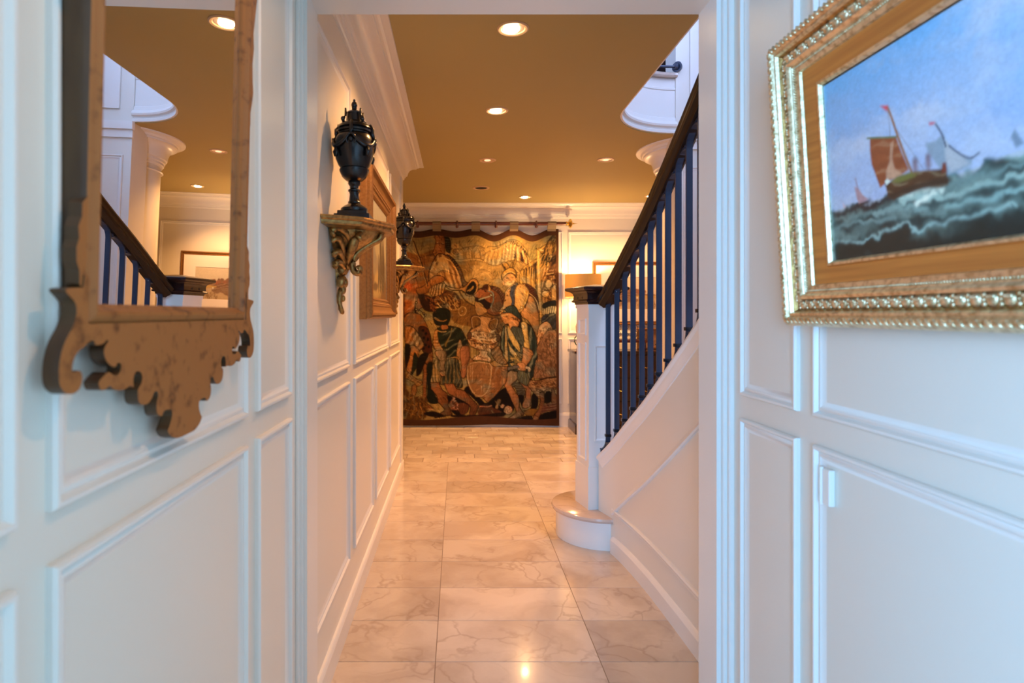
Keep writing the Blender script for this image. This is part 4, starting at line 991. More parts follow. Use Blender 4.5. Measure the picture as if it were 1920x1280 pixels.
# horse seen from the front
T.poly([(660,470),(690,458),(716,472),(736,500),(748,560),(752,640),(752,740),(742,780),(720,700),(690,650),(660,640),(656,600),(668,560)], c(196,144,88), OUT, 2.4, shade=(.7,.3,-.5))
T.poly([(680,456),(714,462),(740,492),(750,540),(752,600),(744,610),(732,560),(718,524),(700,520),(690,560),(676,590),(672,540)], c(82,46,38), feather=3, folds=(70,12,c(128,80,56),.6,2))
T.poly([(626,512),(634,486),(652,468),(672,464),(692,478),(700,500),(690,540),(676,570),(668,600),(644,628),(628,614),(624,570)], c(220,176,108), c(110,70,38), 2, shade=(.5,.2,-.5))
T.line([(686,494),(684,530),(672,562),(664,592)], c(190,146,58), 7); T.line([(690,500),(688,534),(674,574)], c(240,206,110), 2.5)
T.line([(652,488),(658,470)], c(120,76,40), 2.5); T.ell(664, 518, 4, 5, c(140,84,60)); T.ell(660, 591, 6, 6, c(240,222,170), OUT, ew=1.5)
T.line([(700,502),(724,520),(742,556),(750,596)], c(226,190,130), 3)
T.line([(636,614),(650,604),(664,596)], c(110,70,40), 3)
# right-hand bearer
T.poly([(588,560+30),(604,588),(626,592),(640,610),(656,640),(662,664),(640,658),(620,640),(592,626),(560,622),(570,600)], c(70,84,80), OUT, 2.2, shade=(.6,.6,-.5))
T.line([(552,596),(566,588),(560,606),(548,612)], c(226,184,112), 5); T.spray([(545,590),(575,588),(575,622),(545,620)], [c(228,190,120),c(150,96,50)], 16, 10, 40, 60, 3, 8)
T.poly([(549,622),(574,620),(606,628),(628,644),(652,660),(648,690),(640,705),(610,720),(588,700),(574,684),(562,664),(552,640)], c(214,152,92), OUT, 2)
T.line([(562,630),(590,632)], c(236,204,140), 4); T.line([(578,642),(588,642)], c(60,34,22), 3); T.line([(556,640),(554,652),(562,656)], c(150,90,56), 2.4); T.line([(566,668),(576,666)], c(140,72,50), 2.4)
T.spray([(600,650),(650,650),(650,668),(612,660)], [c(84,48,30),c(120,74,44)], 18, 14, 30, 40, 3, 9)
T.poly([(549,770),(556,720),(566,690),(588,682),(600,712),(640,700),(652,668),(676,664),(704,676),(724,706),(738,760),(742,830),(736,880),(724,940),(700,968),(660,970),(600,960),(586,900),(570,860),(554,820)], c(72,86,78), OUT, 3, folds=(8,30,c(36,48,50),.8,2))
T.poly([(586,690),(590,740),(612,790),(650,830),(640,780),(610,730)], c(222,186,112), OUT, 1.2); T.poly([(588,770),(600,800),(630,842),(612,850),(596,820)], c(222,186,112), OUT, 1.2)
T.poly([(574,700),(580,690),(584,780),(588,880),(570,860),(572,780)], c(206,170,108), OUT, 1.2); T.line([(566,700),(560,780),(566,850)], c(130,138,112), 5)
T.poly([(606,702),(640,700),(668,700),(676,740),(672,790),(640,780),(618,742)], c(58,72,80), OUT, 1.5, folds=(0,12,c(118,116,84),.8,0))
T.spray([(590,850),(650,820),(650,900),(600,905)], [c(214,176,104),c(48,58,56),c(150,128,80)], 40, 26, 20, 50, 5, 10)
T.poly([(656,676),(674,662),(690,676),(692,710),(696,750),(700,800),(688,812),(670,800),(672,760),(664,720)], c(226,186,112), OUT, 1.6, shade=(.8,0,-.4))
T.ell(667, 690, 10, 13, c(236,202,130), OUT, ew=1.4)
T.poly([(668,800),(706,806),(720,830),(706,860),(688,890),(678,905),(652,905),(660,870),(664,830)], c(198,140,92), OUT, 1.8, shade=(.8,.2,-.5))
T.poly([(636,892),(650,884),(674,888),(682,910),(672,926),(640,926),(632,908)], c(204,146,98), OUT, 1.8)
for q in range(4): T.line([(642+q*9,912),(642+q*9,925)], c(110,66,40), 1.8)
# carrying poles
T.poly([(580,912),(600,908),(640,902),(640,918),(590,928),(578,924)], c(128,112,112), OUT, 1.8); T.poly([(678,902),(694,898),(706,908),(704,924),(692,928),(690,914),(680,914)], c(196,176,150), OUT, 1.8)
T.line([(208,938),(260,930),(330,926),(376,922)], c(206,160,108), 8); T.line([(208,944),(330,933),(376,929)], c(90,50,28), 2.5); T.ell(212, 940, 8, 12, c(200,150,98), OUT, ew=2)
# legs of the right bearer
T.poly([(560,989),(575,946),(600,930),(640,935),(640,965),(632,981),(606,1005),(614,1022),(645,1068),(647,1120),(664,1148),(669,1163),(640,1176),(601,1193),(588,1181),(612,1164),(630,1148),(625,1131),(606,1090),(584,1037),(568,1010)], c(178,122,80), OUT, 2.4, sm=False, shade=(.7,.1,-.5))
T.poly([(640,989),(688,1002),(710,1020),(706,1050),(708,1085),(703,1115),(680,1126),(662,1124),(662,1102),(675,1076),(680,1037),(684,1022),(650,1008)], c(168,114,78), OUT, 2, sm=False)
T.poly([(610,1000),(640,990),(672,1018),(676,1050),(662,1070),(644,1062),(630,1032)], c(60,56,52), OUT, 1.5, folds=(80,12,c(110,96,78),.6,2))
T.poly([(640,930),(690,940),(700,1000),(684,1004),(662,996),(640,980)], c(66,80,74), OUT, 1.8, folds=(8,18,c(150,136,96),.6,2))
# great vase
T.poly([(446,640),(500,636),(506,648),(494,660),(490,690),(520,712),(540,744),(540,776),(520,800),(480,822),(440,822),(400,804),(380,776),(380,740),(400,712),(440,692),(444,664),(436,650)], c(196,148,98), OUT, 2.4, shade=(.7,.2,-.5))
T.spray([(400,715),(520,712),(535,770),(480,815),(420,812),(386,770)], [c(236,202,160),c(110,66,40),c(70,40,30),c(220,170,110),c(166,104,52)], 150, 18, 20, 80, 4, 11)
T.line([(384,752),(430,762),(490,760),(538,748)], c(236,204,160), 4); T.line([(388,770),(440,786),(500,782),(536,766)], c(70,40,28), 4); T.line([(392,730),(460,720),(530,728)], c(90,52,30), 3)
T.line([(446,648),(410,640),(396,660),(402,700),(388,720)], c(88,54,34), 7); T.line([(446,650),(412,644),(400,662),(404,700)], c(214,170,120), 3)
T.line([(500,646),(524,636),(540,650),(530,690),(540,720)], c(88,54,34), 7); T.line([(500,650),(524,640),(534,654),(526,690)], c(206,160,108), 3)
T.ell(388, 745, 12, 20, c(120,72,44), OUT, ew=2); T.ell(537, 745, 10, 20, c(130,80,48), OUT, ew=2)
T.poly([(440,822),(484,822),(480,836),(500,858),(492,874),(410,876),(410,862),(438,842)], c(206,162,120), OUT, 2); T.spray([(415,850),(490,850),(490,872),(415,872)], [c(240,214,180),c(120,74,50)], 30, 9, 10, 60, 3, 12)
T.poly([(374,830),(410,880),(500,880),(570,890),(586,915),(580,985),(560,1010),(530,1050),(500,1080),(480,1096),(450,1070),(420,1070),(380,1010),(370,930)], c(164,112,68), OUT, 2, folds=(15,50,c(136,88,50),.5,4))
T.poly([(496,880),(540,860),(570,870),(590,905),(548,900),(516,900)], c(190,146,86), OUT, 2); T.poly([(500,820),(540,790),(560,840),(584,890),(560,892),(526,872)], c(176,128,76), OUT, 2.2, folds=(30,18,c(120,80,44),.6,2))
T.poly([(378,905),(400,890),(480,884),(500,900),(498,960),(490,1010),(470,1050),(440,1066),(410,1050),(388,1010),(378,960)], c(168,120,76), c(214,176,128), 2.6)
for x, y0, y1 in ((392,905,960),(404,900,990),(474,900,948),(484,898,950),(450,1010,1040),(462,1000,1042)): T.line([(x,y0),(x-1,y1)], c(222,186,140), 2)
# left-hand bearer seen from behind
T.poly([(198,780),(205,735),(222,706),(262,690),(300,692),(340,704),(362,740),(380,790),(388,830),(376,850),(350,830),(336,800),(322,850),(290,872),(250,866),(224,826),(206,812)], c(52,62,46), OUT, 2.8, folds=(60,38,c(34,42,36),.7,4))
T.poly([(200,790),(204,730),(222,712),(224,760),(240,800),(250,820),(220,822)], c(206,148,84), OUT, 1.4, folds=(80,15,c(150,92,48),.6,1)); T.line([(222,718),(244,724),(266,720)], c(206,158,92), 5)
T.line([(296,702),(288,740),(268,780),(262,800)], c(150,120,68), 6); T.poly([(326,790),(340,760),(350,800),(352,840),(330,870),(320,850)], c(190,136,84), OUT, 1.6)
T.poly([(240,868),(322,850),(324,866),(300,880),(256,884)], c(176,132,72), OUT, 1.6)
T.poly([(208,830),(236,818),(266,826),(268,870),(262,920),(270,946),(250,960),(232,950),(232,880),(220,860)], c(188,124,74), OUT, 2, shade=(.8,0,-.5)); T.ell(252, 942, 20, 16, c(190,128,80), OUT, ew=2)
T.poly([(346,800),(386,800),(392,850),(376,900),(368,960),(344,960),(344,900),(340,850)], c(176,116,78), OUT, 2, shade=(.8,0,-.5))
T.poly([(186,960),(196,900),(214,868),(232,880),(232,960),(240,1000),(184,990)], c(190,150,94), OUT, 1.6, folds=(0,15,c(60,60,44),.8,1))
T.poly([(262,880),(322,862),(340,940),(352,1010),(330,1018),(300,1000),(240,1002),(240,960),(262,950)], c(56,64,54), OUT, 1.8, folds=(4,19,c(176,140,92),.6,2))
T.poly([(198,640),(204,618),(224,602),(256,598),(282,606),(290,630),(286,660),(270,688),(236,694),(212,684),(202,664)], c(40,44,34), OUT, 2.4); T.line([(206,652),(222,664),(250,668),(268,660)], c(190,138,78), 4); T.line([(208,648),(232,664)], c(206,156,92), 2.4)
T.poly([(240,690),(272,686),(274,706),(244,712)], c(176,114,62), OUT, 1.4)
T.poly([(182,989),(189,1026),(217,1059),(223,1096),(236,1104),(256,1131),(252,1141),(208,1162),(206,1176),(267,1166),(297,1159),(295,1146),(278,1115),(273,1048),(245,1028),(232,1002),(230,989)], c(158,100,58), OUT, 2.4, sm=False, shade=(.8,.1,-.5))
T.poly([(252,996),(273,1037),(280,1050),(332,1076),(375,1102),(393,1124),(384,1159),(378,1176),(406,1178),(425,1148),(436,1118),(397,1076),(362,1033),(321,1022),(306,996)], c(158,100,62), OUT, 2.4, sm=False, shade=(.6,.5,-.5))
# commander on horseback
T.poly([(28,330),(60,300),(110,310),(150,330),(180,380),(190,470),(150,560),(60,640),(28,640)], c(156,100,44), feather=6)
T.poly([(120,536),(150,540),(186,560),(206,580),(210,612),(196,606),(176,600),(150,590),(128,600),(112,620),(106,580)], c(176,96,40), OUT, 2.2, shade=(.4,.7,-.6))
T.poly([(52,430),(80,420),(112,440),(124,520),(100,600),(70,680),(52,700)], c(182,106,44), c(90,46,22), 2, folds=(60,40,c(150,80,34),.5,1)); T.line([(40,520),(42,480),(70,446),(108,432)], c(60,38,26), 8)
T.line([(110,560),(106,620),(124,680),(160,740),(180,780)], c(48,28,20), 9); T.line([(110,560),(112,600),(140,640)], c(190,130,70), 3)
for x, y in ((112,564),(112,600),(166,592),(150,622),(160,632),(142,650)): T.ell(x, y, 5, 5, c(220,180,120), OUT, ew=2.4)
T.line([(124,604),(140,612),(156,640),(140,660)], OUT, 4); T.ell(138, 560, 4, 3, c(30,16,12))
T.poly([(120,520),(150,520),(200,550),(212,600),(196,620),(150,600)], c(70,38,24), feather=4); T.spray([(150,520),(208,560),(208,620),(190,600)], [c(52,28,20),c(150,88,44)], 30, 22, 60, 30, 4, 13)
T.poly([(52,640),(110,620),(150,650),(190,760),(196,900),(180,960),(160,920),(150,820),(110,780),(52,780)], c(160,98,42), OUT, 1.8)
T.poly([(124,700),(150,690),(180,720),(192,790),(190,830),(150,830),(130,770)], c(96,46,24), OUT, 2); 
for x, y in ((146,712),(162,730),(150,752),(172,762),(160,790),(178,800),(150,806)): T.ell(x, y, 7, 8, c(40,20,18))
T.poly([(200,310),(216,250),(206,228),(222,212),(250,206),(262,230),(262,300),(268,330),(250,345),(222,340)], c(184,120,62), c(90,52,26), 2, shade=(.6,0,-.5))
T.spray([(208,206),(262,202),(266,232),(212,236)], [c(150,84,40),c(84,44,22),c(200,132,70)], 50, 12, 40, 80, 3.5, 14)
T.line([(220,262),(232,260)], c(60,32,18), 3.5); T.line([(244,262),(256,264)], c(60,32,18), 3.5); T.line([(236,262),(232,282),(240,286)], c(130,76,38), 2.6); T.line([(228,300),(246,300)], c(120,54,30), 3); T.ell(225, 258, 3, 2, c(224,180,120)); T.ell(250, 259, 3, 2, c(224,180,120))
T.poly([(258,214),(276,218),(290,240),(290,290),(280,330),(270,300),(264,262)], c(40,32,24), OUT, 2, folds=(80,12,c(86,78,54),.5,1)); T.spray([(256,300),(292,300),(292,340),(262,340)], [c(220,168,100),c(150,92,46)], 26, 12, 70, 70, 4, 15)
T.spray([(290,250),(336,250),(332,310),(296,300)], [c(210,160,90),c(84,50,26),c(150,104,56)], 34, 14, 80, 60, 4, 16)
T.poly([(228,316),(262,318),(300,330),(332,370),(350,430),(352,480),(372,500),(360,512),(330,490),(270,480),(238,440),(200,470),(178,492),(176,440),(184,392),(204,350)], c(204,148,80), OUT, 3, folds=(-25,34,c(120,72,34),.8,5))
T.poly([(240,336),(272,340),(280,380),(284,420),(250,400),(222,420),(214,400)], c(216,166,98), feather=3); T.line([(190,400),(220,352),(250,332),(290,346)], c(232,188,118), 4)
T.line([(222,420),(250,400),(300,412),(330,420)], c(84,48,24), 3); T.line([(230,430),(210,470)], c(110,64,30), 3)
T.poly([(276,316),(310,336),(344,390),(364,450),(384,470),(370,486),(352,470),(336,410),(310,360)], c(46,32,26), OUT, 2.4, folds=(55,13,c(166,112,58),.7,1))
T.poly([(262,480),(300,486),(350,488),(380,470),(398,450),(420,448),(434,466),(436,500),(420,526),(396,538),(372,530),(360,508),(330,500),(290,498)], c(196,140,74), OUT, 2.4)
T.poly([(372,500),(384,480),(404,462),(420,474),(424,504),(408,530),(384,528),(370,516)], c(38,34,30), OUT, 2); T.line([(378,510),(398,498),(408,486),(404,500),(388,512)], c(196,148,80), 4); T.line([(400,456),(420,462),(428,490),(422,520)], c(216,166,98), 3)
T.poly([(122,520),(110,490),(130,486),(160,470),(200,436),(240,430),(262,444),(250,462),(212,480),(180,506),(150,520)], c(172,110,50), OUT, 2.2, shade=(.3,.8,-.6))
T.poly([(178,500),(212,480),(262,470),(252,520),(206,540),(186,530)], c(198,146,82), OUT, 1.6, folds=(15,13,c(96,54,26),.9,1))
T.ell(134, 340, 14, 16, c(178,116,54), c(90,52,26), ew=2); T.line([(98,240),(134,340),(150,400),(172,480)], c(70,40,22), 8); T.line([(96,244),(132,346),(148,404),(168,482)], c(220,170,104), 2.6)
T.line([(225,305),(200,320),(180,318),(150,322)], c(110,70,34), 3)
T.ell(70, 470, 22, 34, c(190,96,44), None)
# crouching figure lower left
T.poly([(52,700),(74,690),(100,700),(130,740),(150,780),(150,800),(128,820),(120,850),(92,900),(66,960),(60,930),(76,850),(92,800),(60,790),(52,780)], c(190,124,58), OUT, 2.4, folds=(30,26,c(128,78,36),.6,1))
T.poly([(74,800),(104,794),(126,820),(112,880),(86,930),(62,960),(58,930),(70,870)], c(194,128,66), OUT, 1.8); T.poly([(100,830),(116,850),(124,880),(100,930),(84,950),(90,900)], c(50,56,38), OUT, 1.6)
T.poly([(52,930),(70,936),(110,968),(140,980),(138,1000),(110,1010),(100,990),(70,972),(52,966)], c(180,126,58), OUT, 1.8, folds=(40,16,c(120,78,34),.6,1)); T.poly([(88,1006),(108,1000),(112,1030),(104,1056),(86,1056),(84,1030)], c(178,122,66), OUT, 1.6, folds=(5,7,c(96,56,30),.8,0))
T.poly([(146,880),(176,900),(166,960),(162,1050),(168,1100),(186,1112),(198,1128),(160,1134),(148,1118),(144,1040),(146,960)], c(160,102,58), OUT, 2.2, sm=False); T.line([(150,1126),(196,1130)], c(214,164,110), 5)
T.poly([(52,790),(84,800),(76,860),(56,920),(52,900)], c(44,26,24), feather=3); T.poly([(120,860),(150,830),(176,840),(150,900),(134,940),(110,950)], c(44,28,22), feather=3)
T.poly([(164,900),(196,880),(190,960),(184,1010),(212,1060),(222,1100),(170,1090),(168,1010)], c(38,42,32), feather=3)
# ground
T.poly([(50,1030),(100,1060),(160,1066),(170,1130),(150,1180),(50,1180)], c(122,84,36), feather=8, folds=(10,24,c(92,58,24),.5,3))
T.spray([(52,1060),(150,1070),(150,1160),(52,1160)], [c(150,104,44),c(84,52,24),c(176,120,56)], 70, 14, 0, 90, 4, 17)
GD = c(34,22,24)
T.poly([(272,1060),(300,1062),(350,1086),(385,1112),(376,1150),(340,1166),(300,1150),(280,1100)], GD, feather=4)
T.ell(304, 1108, 22, 28, c(150,96,70), None); T.spray([(286,1080),(330,1080),(350,1140),(300,1146)], [c(214,160,140),c(84,48,34),c(170,112,80),c(60,34,26)], 60, 12, 0, 90, 4.5, 18)
T.poly([(330,1100),(380,1110),(372,1150),(340,1156)], c(118,70,44), feather=5)
T.poly([(380,1010),(400,1050),(440,1072),(480,1098),(560,1020),(584,1040),(606,1090),(620,1130),(600,1150),(520,1160),(450,1160),(430,1150),(440,1118),(400,1070),(360,1030)], GD, feather=4)
T.poly([(440,1118),(480,1110),(520,1130),(560,1150),(560,1176),(440,1176)], c(112,58,34), feather=7); T.line([(440,1118),(480,1120),(500,1112)], c(190,112,76), 6)
T.ell(588, 1138, 23, 23, c(196,142,106), OUT, ew=2); 
for q in range(7): T.line([(588+17*math.cos(q),1138+17*math.sin(q)),(588+8*math.cos(q+1.1),1138+8*math.sin(q+1.1)),(588+3*math.cos(q+2),1138+3*math.sin(q+2))], c(146,90,64) if q % 2 else c(226,180,144), 3)
T.poly([(524,1096),(538,1076),(552,1082),(548,1100),(534,1110)], c(118,96,72), OUT, 1.2); T.poly([(548,1122),(556,1106),(568,1110),(562,1124)], c(206,158,128)); T.poly([(520,1128),(526,1106),(538,1110),(534,1130)], c(170,126,84), OUT, 1.2)
T.line([(500,1140),(520,1166),(500,1180)], c(150,116,78), 4); T.line([(520,1086),(532,1104),(560,1118)], c(150,120,86), 3)
T.poly([(640,1060),(672,1064),(660,1120),(676,1136),(740,1120),(740,1040),(712,1050),(708,1110),(690,1150),(672,1150),(656,1110)], GD, feather=3)
T.poly([(668,1148),(700,1128),(740,1130),(730,1160),(690,1166)], c(150,106,42), OUT, 1.5)
# shaggy rock and beast at the lower right
T.poly([(748,690),(766,672),(790,668),(812,690),(820,720),(806,730),(780,740),(760,780),(748,800),(738,760)], c(190,134,88), OUT, 2, shade=(.5,.5,-.5)); T.spray([(752,690),(810,690),(806,730),(760,780),(744,770)], [c(226,176,124),c(110,68,42),c(170,112,70)], 80, 14, 60, 70, 4, 19)
T.poly([(738,800),(770,740),(800,716),(838,722),(846,800),(848,900),(850,966),(800,972),(740,962),(722,960),(726,900),(744,860)], c(158,114,80), OUT, 1.6, feather=2); T.spray([(742,800),(800,725),(838,730),(846,960),(732,950)], [c(136,96,68),c(176,130,94),c(120,84,58)], 260, 20, 60, 50, 5, 20)
T.line([(700,966),(740,972),(790,964),(846,958)], OUT, 4)
T.poly([(694,990),(706,970),(740,974),(800,968),(848,962),(850,1010),(820,1030),(780,1030),(770,1060),(752,1074),(730,1050),(708,1024),(692,1004)], c(168,118,74), OUT, 2, folds=(80,18,c(124,80,48),.6,2)); T.spray([(700,980),(846,970),(846,1020),(760,1060),(710,1010)], [c(196,146,98),c(96,60,38)], 90, 20, 10, 25, 3.5, 21)
T.poly([(752,1040),(776,1036),(780,1080),(776,1120),(760,1150),(748,1180),(736,1208),(706,1212),(712,1190),(724,1160),(744,1130),(754,1090)], c(158,104,66), OUT, 2.2, sm=False, shade=(.8,0,-.5))
T.poly([(820,1020),(836,1050),(848,1100),(840,1120),(818,1110),(812,1060)], c(140,92,60), OUT, 2); T.poly([(782,1040),(812,1040),(812,1090),(780,1096)], GD, feather=3)
T.poly([(770,1110),(800,1098),(850,1100),(850,1130),(800,1140),(760,1150)], c(130,84,66), feather=4, folds=(80,12,c(80,46,40),.5,2)); T.poly([(754,1160),(800,1142),(850,1134),(854,1170),(800,1190),(750,1196)], GD, feather=4)
T.poly([(560,1196),(620,1186),(670,1168),(712,1166),(706,1200),(640,1204)], c(46,34,32), feather=4); T.poly([(150,1150),(200,1140),(250,1160),(250,1172),(180,1168)], c(44,28,26), feather=4)
T.poly([(420,1176),(380,1178),(300,1172),(300,1160),(430,1164),(560,1150),(560,1170)], c(52,30,28), feather=4)
# unseen left end of the cloth: trees and hills
T.poly([(-230,500),(-150,420),(-60,450),(20,520),(26,800),(-230,820)], c(96,84,44), feather=14, folds=(40,30,c(64,58,30),.6,1)); T.spray([(-230,450),(20,500),(20,760),(-230,780)], [c(120,100,50),c(60,52,28),c(150,120,64)], 160, 24, 60, 80, 5, 22)
T.poly([(-230,820),(26,800),(28,1200),(-230,1200)], c(110,72,34), feather=12, folds=(80,60,c(80,50,26),.5,1))
# rust-brown border bands
def band(P): T.poly(P, c(128,66,28), sm=False, feather=2)
topb = lambda x: 186
# the weaver's hand: edges wander, colours break up, wool has faded towards brown
wxn = T.noise(22, 22, 51, 3)*16; wyn = T.noise(22, 22, 52, 3)*16
ii = np.clip(((T.Y+wyn-T.y0)/T.st).round().astype(int), 0, T.ny-1); jj = np.clip(((T.X+wxn-T.x0)/T.st).round().astype(int), 0, T.nx-1)
warp = T.img[ii, jj]
k = np.clip(T.noise(26, 34, 53, 3)*2.2+.55, .15, .85)[..., None]
bl_ = T.img.copy()
for _ in range(5): bl_[1:-1,1:-1] = (bl_[:-2,1:-1]+bl_[2:,1:-1]+bl_[1:-1,:-2]+bl_[1:-1,2:]+2*bl_[1:-1,1:-1])/6
T.img = warp*k*.6+T.img*(1-k*.6)
T.img = T.img*.72+bl_*.28
g_ = T.img.mean(-1, keepdims=True); T.img = T.img*.86+g_*np.array([1.15,1.0,.72])*.14
rs_ = np.random.RandomState(77); fx_ = T.noise(140, 140, 71, 2); 
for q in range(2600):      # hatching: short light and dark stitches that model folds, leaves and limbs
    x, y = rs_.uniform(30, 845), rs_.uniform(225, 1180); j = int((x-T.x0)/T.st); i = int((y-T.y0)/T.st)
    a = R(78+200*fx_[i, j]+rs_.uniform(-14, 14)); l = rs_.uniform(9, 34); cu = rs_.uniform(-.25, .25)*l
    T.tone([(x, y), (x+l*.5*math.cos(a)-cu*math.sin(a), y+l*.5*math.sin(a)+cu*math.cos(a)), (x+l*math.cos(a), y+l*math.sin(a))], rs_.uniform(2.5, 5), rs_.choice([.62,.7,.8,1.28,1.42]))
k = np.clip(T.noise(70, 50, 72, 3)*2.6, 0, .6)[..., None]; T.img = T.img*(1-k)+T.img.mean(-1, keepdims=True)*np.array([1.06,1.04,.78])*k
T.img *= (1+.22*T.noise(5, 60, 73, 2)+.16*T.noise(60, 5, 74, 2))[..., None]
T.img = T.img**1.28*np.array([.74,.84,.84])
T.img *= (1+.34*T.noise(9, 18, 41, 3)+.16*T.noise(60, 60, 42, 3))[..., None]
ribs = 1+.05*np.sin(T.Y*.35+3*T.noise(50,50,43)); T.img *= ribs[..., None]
rowx = T.X
bt = np.clip((222-T.Y)/3, 0, 1); br_ = np.clip((T.X-838)/3, 0, 1); bb = np.clip((T.Y-(1176+8*np.sin(T.X/90)))/3, 0, 1); bl = np.clip((-205-T.X)/3, 0, 1)
k = np.clip(bt+br_+bb+bl, 0, 1)[..., None]; bc = c(90,56,34)*.5*(1+.35*T.noise(16, 16, 44))[..., None]
T.img = T.img*(1-k)+bc*k
def tap_map(X, Y):
    # T units -> metres; hanging swags along the top edge between the tabs
    x = (740+X/2.782-858)*TY/1130; t = (Y-186)/(1216-186)
    tabs = np.array([1.065,.638,.205,-.235,-.67,-1.10])
    ph = (x-1.065)/.434; sag = .5-.5*np.cos(2*np.pi*ph)
    amp = np.where(x > .2, .070, .026)
    sagd = sag*amp; sagd = np.where(x > 1.065, 0, sagd)
    ztop = 1.285+(589-429.0)*TY/1130-.004-sagd; zbot = 1.285+(589-796.3)*TY/1130+.006*np.sin(x*4)
    tt = t**1.0
    z = ztop+(zbot-ztop)*tt + 0
    fold = .010*np.cos(2*np.pi*ph)*(1-t)**1.3+.006*np.sin(x*5.3+1.2)*t+.004*np.sin(x*11+Y/160)
    y = TY-.012-fold-.002
    return np.stack([x + .008*t, np.minimum(y, 6.885), z], -1)
M['weave'] = mat('woven_wool', rough=.9, vcol=True, bump=(900,.3,.002), spec=.15)
tap = empty('tapestry', (.06, TY, 1.0)); tag(tap, 'large woven wool tapestry of warriors, horses and bearers on far wall', 'tapestry')
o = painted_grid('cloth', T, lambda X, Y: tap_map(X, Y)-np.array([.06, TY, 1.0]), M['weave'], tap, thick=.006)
M['tab'] = mat('linen_tab', (.20,.145,.085), .85, bump=(500,.3,.002))
for x in (1.065,.638,.205,-.235,-.67,-1.10):
    w_ = .048; m = MB(); pts = [(RYY+.030, 2.235)]; pts += [(RYY+.026*math.cos(a), RZ+.026*math.sin(a)) for a in np.linspace(0, math.pi, 9)]; pts += [(TY-.038, 2.25),(TY-.034, 2.225)]
    pts[0] = (TY-.020, 2.235)
    rs = [[(x-w_, y, z),(x+w_, y, z),(x+w_, y+.0015, z+.0005),(x-w_, y+.0015, z+.0005)] for y, z in pts]
    m.rings(rs).build('tab', M['tab'], tap)

# ================================================================= FAR ROOM FURNITURE
cab = empty('sideboard', (1.85, 6.66, 0)); tag(cab, 'dark red-brown sideboard against the far wall behind the balusters', 'sideboard')
x0, x1, y0, y1, h = 1.262, 2.50, 6.44, 6.86, .865
MB().box(x0+.012, x1-.012, y0+.012, y1, .09, h).build('body', M['mahog'], cab)
MB().cbox(x0-.012, x1+.012, y0-.012, y1, h, h+.027, .006).build('top', M['mahog'], cab)
MB().cbox(x0-.004, x1+.004, y0-.004, y1, 0, .10, .008).build('plinth', M['mahog'], cab)
for i, (za, zb_) in enumerate(((.12,.35),(.37,.60),(.62,.85))):
    for xa in (x0+.03, (x0+x1)/2+.01):
        xb = xa+(x1-x0)/2-.04
        d = MB().cbox(xa, xb, y0-.006, y0+.02, za, zb_, .004).build('drawer', M['mahog'], cab)
        for xc in (xa+.12, xb-.12):
            m = MB(); m.tube([(xc-.035,y0-.008,(za+zb_)/2),(xc-.03,y0-.022,(za+zb_)/2-.012),(xc,y0-.026,(za+zb_)/2-.022),(xc+.03,y0-.022,(za+zb_)/2-.012),(xc+.035,y0-.008,(za+zb_)/2)], .004, n=8)
            m.ball((xc-.035,y0-.010,(za+zb_)/2), .008, 8, 6); m.ball((xc+.035,y0-.010,(za+zb_)/2), .008, 8, 6); m.build('handle', M['brass'], d, smooth='all')
topz = h+.027
# lamp
lx, ly = 1.385, 6.655
lamp = empty('table_lamp', (lx, ly, topz)); tag(lamp, 'lit table lamp with amber drum shade behind the newel cap', 'lamp')
MB().lathe([(.075,0),(.078,.012),(.060,.022),(.030,.032),(.024,.06),(.050,.12),(.078,.20),(.082,.26),(.062,.33),(.030,.38),(.022,.40),(.012,.41),(.010,.60)], (lx,ly,topz), 32).build('base', mat('lamp_ceramic', (.55,.45,.28), .25, coat=.5), lamp, smooth=True)
zs0, zs1 = 1.475, 1.722
m = MB(); rs = []
for r_, z in ((.196,zs0),(.198,zs0),(.196,zs1),(.194,zs1)): rs.append([(lx+r_*math.cos(a), ly+r_*math.sin(a), z) for a in np.linspace(0, 2*math.pi, 41)[:-1]])
m.rings(rs, closed=True); m.build('lamp_shade', M['shade'], lamp, smooth=True)
m = MB(); 
for a in (0, 120, 240): m.tube([(lx,ly,zs1-.01),(lx+.192*math.cos(R(a)),ly+.192*math.sin(R(a)),zs1-.01)], .0018, n=6)
m.ball((lx,ly,zs1+.004), .008); m.tube([(lx,ly,topz+.58),(lx,ly,zs1+.002)], .004, n=8); m.build('finial', M['brass'], lamp, smooth='all')
MB().ball((lx,ly,1.585), .032, 14, 10, sz=1.2).build('bulb', mat('lamp_bulb', (1,.8,.5), .5, emit=((1,.62,.28), 12)), lamp, smooth='all')
light('table_lamp_light', 'POINT', (lx, ly, 1.655), 30, (1.0,.66,.32), shadow_soft_size=.035)
light('table_lamp_light', 'POINT', (lx, ly, 1.52), 8, (1.0,.60,.26), shadow_soft_size=.035)
# framed print leaning/hanging over the sideboard
GF = [(0,0),(0,.016),(.006,.024),(.016,.026),(.022,.020),(.030,.018),(.036,.022),(.042,.018),(.046,.008),(.046,0)]
t, f = frame_on('framed_print', 'gold-framed lake print with white mat half hidden by the balusters', 'picture', (0,6.895,0), (1,0,0), (0,0,1), (0,-1,0), 1.54, 2.44, 1.165, 1.885, GF, M['gold'], (1.99, 6.895, 1.52))
MB().box(1.58, 2.40, 6.880, 6.892, 1.205, 1.845).build('backing', M['walnutd'], t)
mm_ = MB().ring((0,6.880,0), (1,0,0), (0,0,1), (0,-1,0), 1.582, 2.398, 1.207, 1.843, [(0,0),(0,.004),(.135,.004),(.138,.001),(.138,0)]); mm_.build('mat', mat('mat_board', (.86,.80,.76), .8), t)
r = Raster(0, 54, 0, 36.5, .3, c(226,200,168))
r.img *= (1+.10*r.noise(14, 8, 3))[..., None]
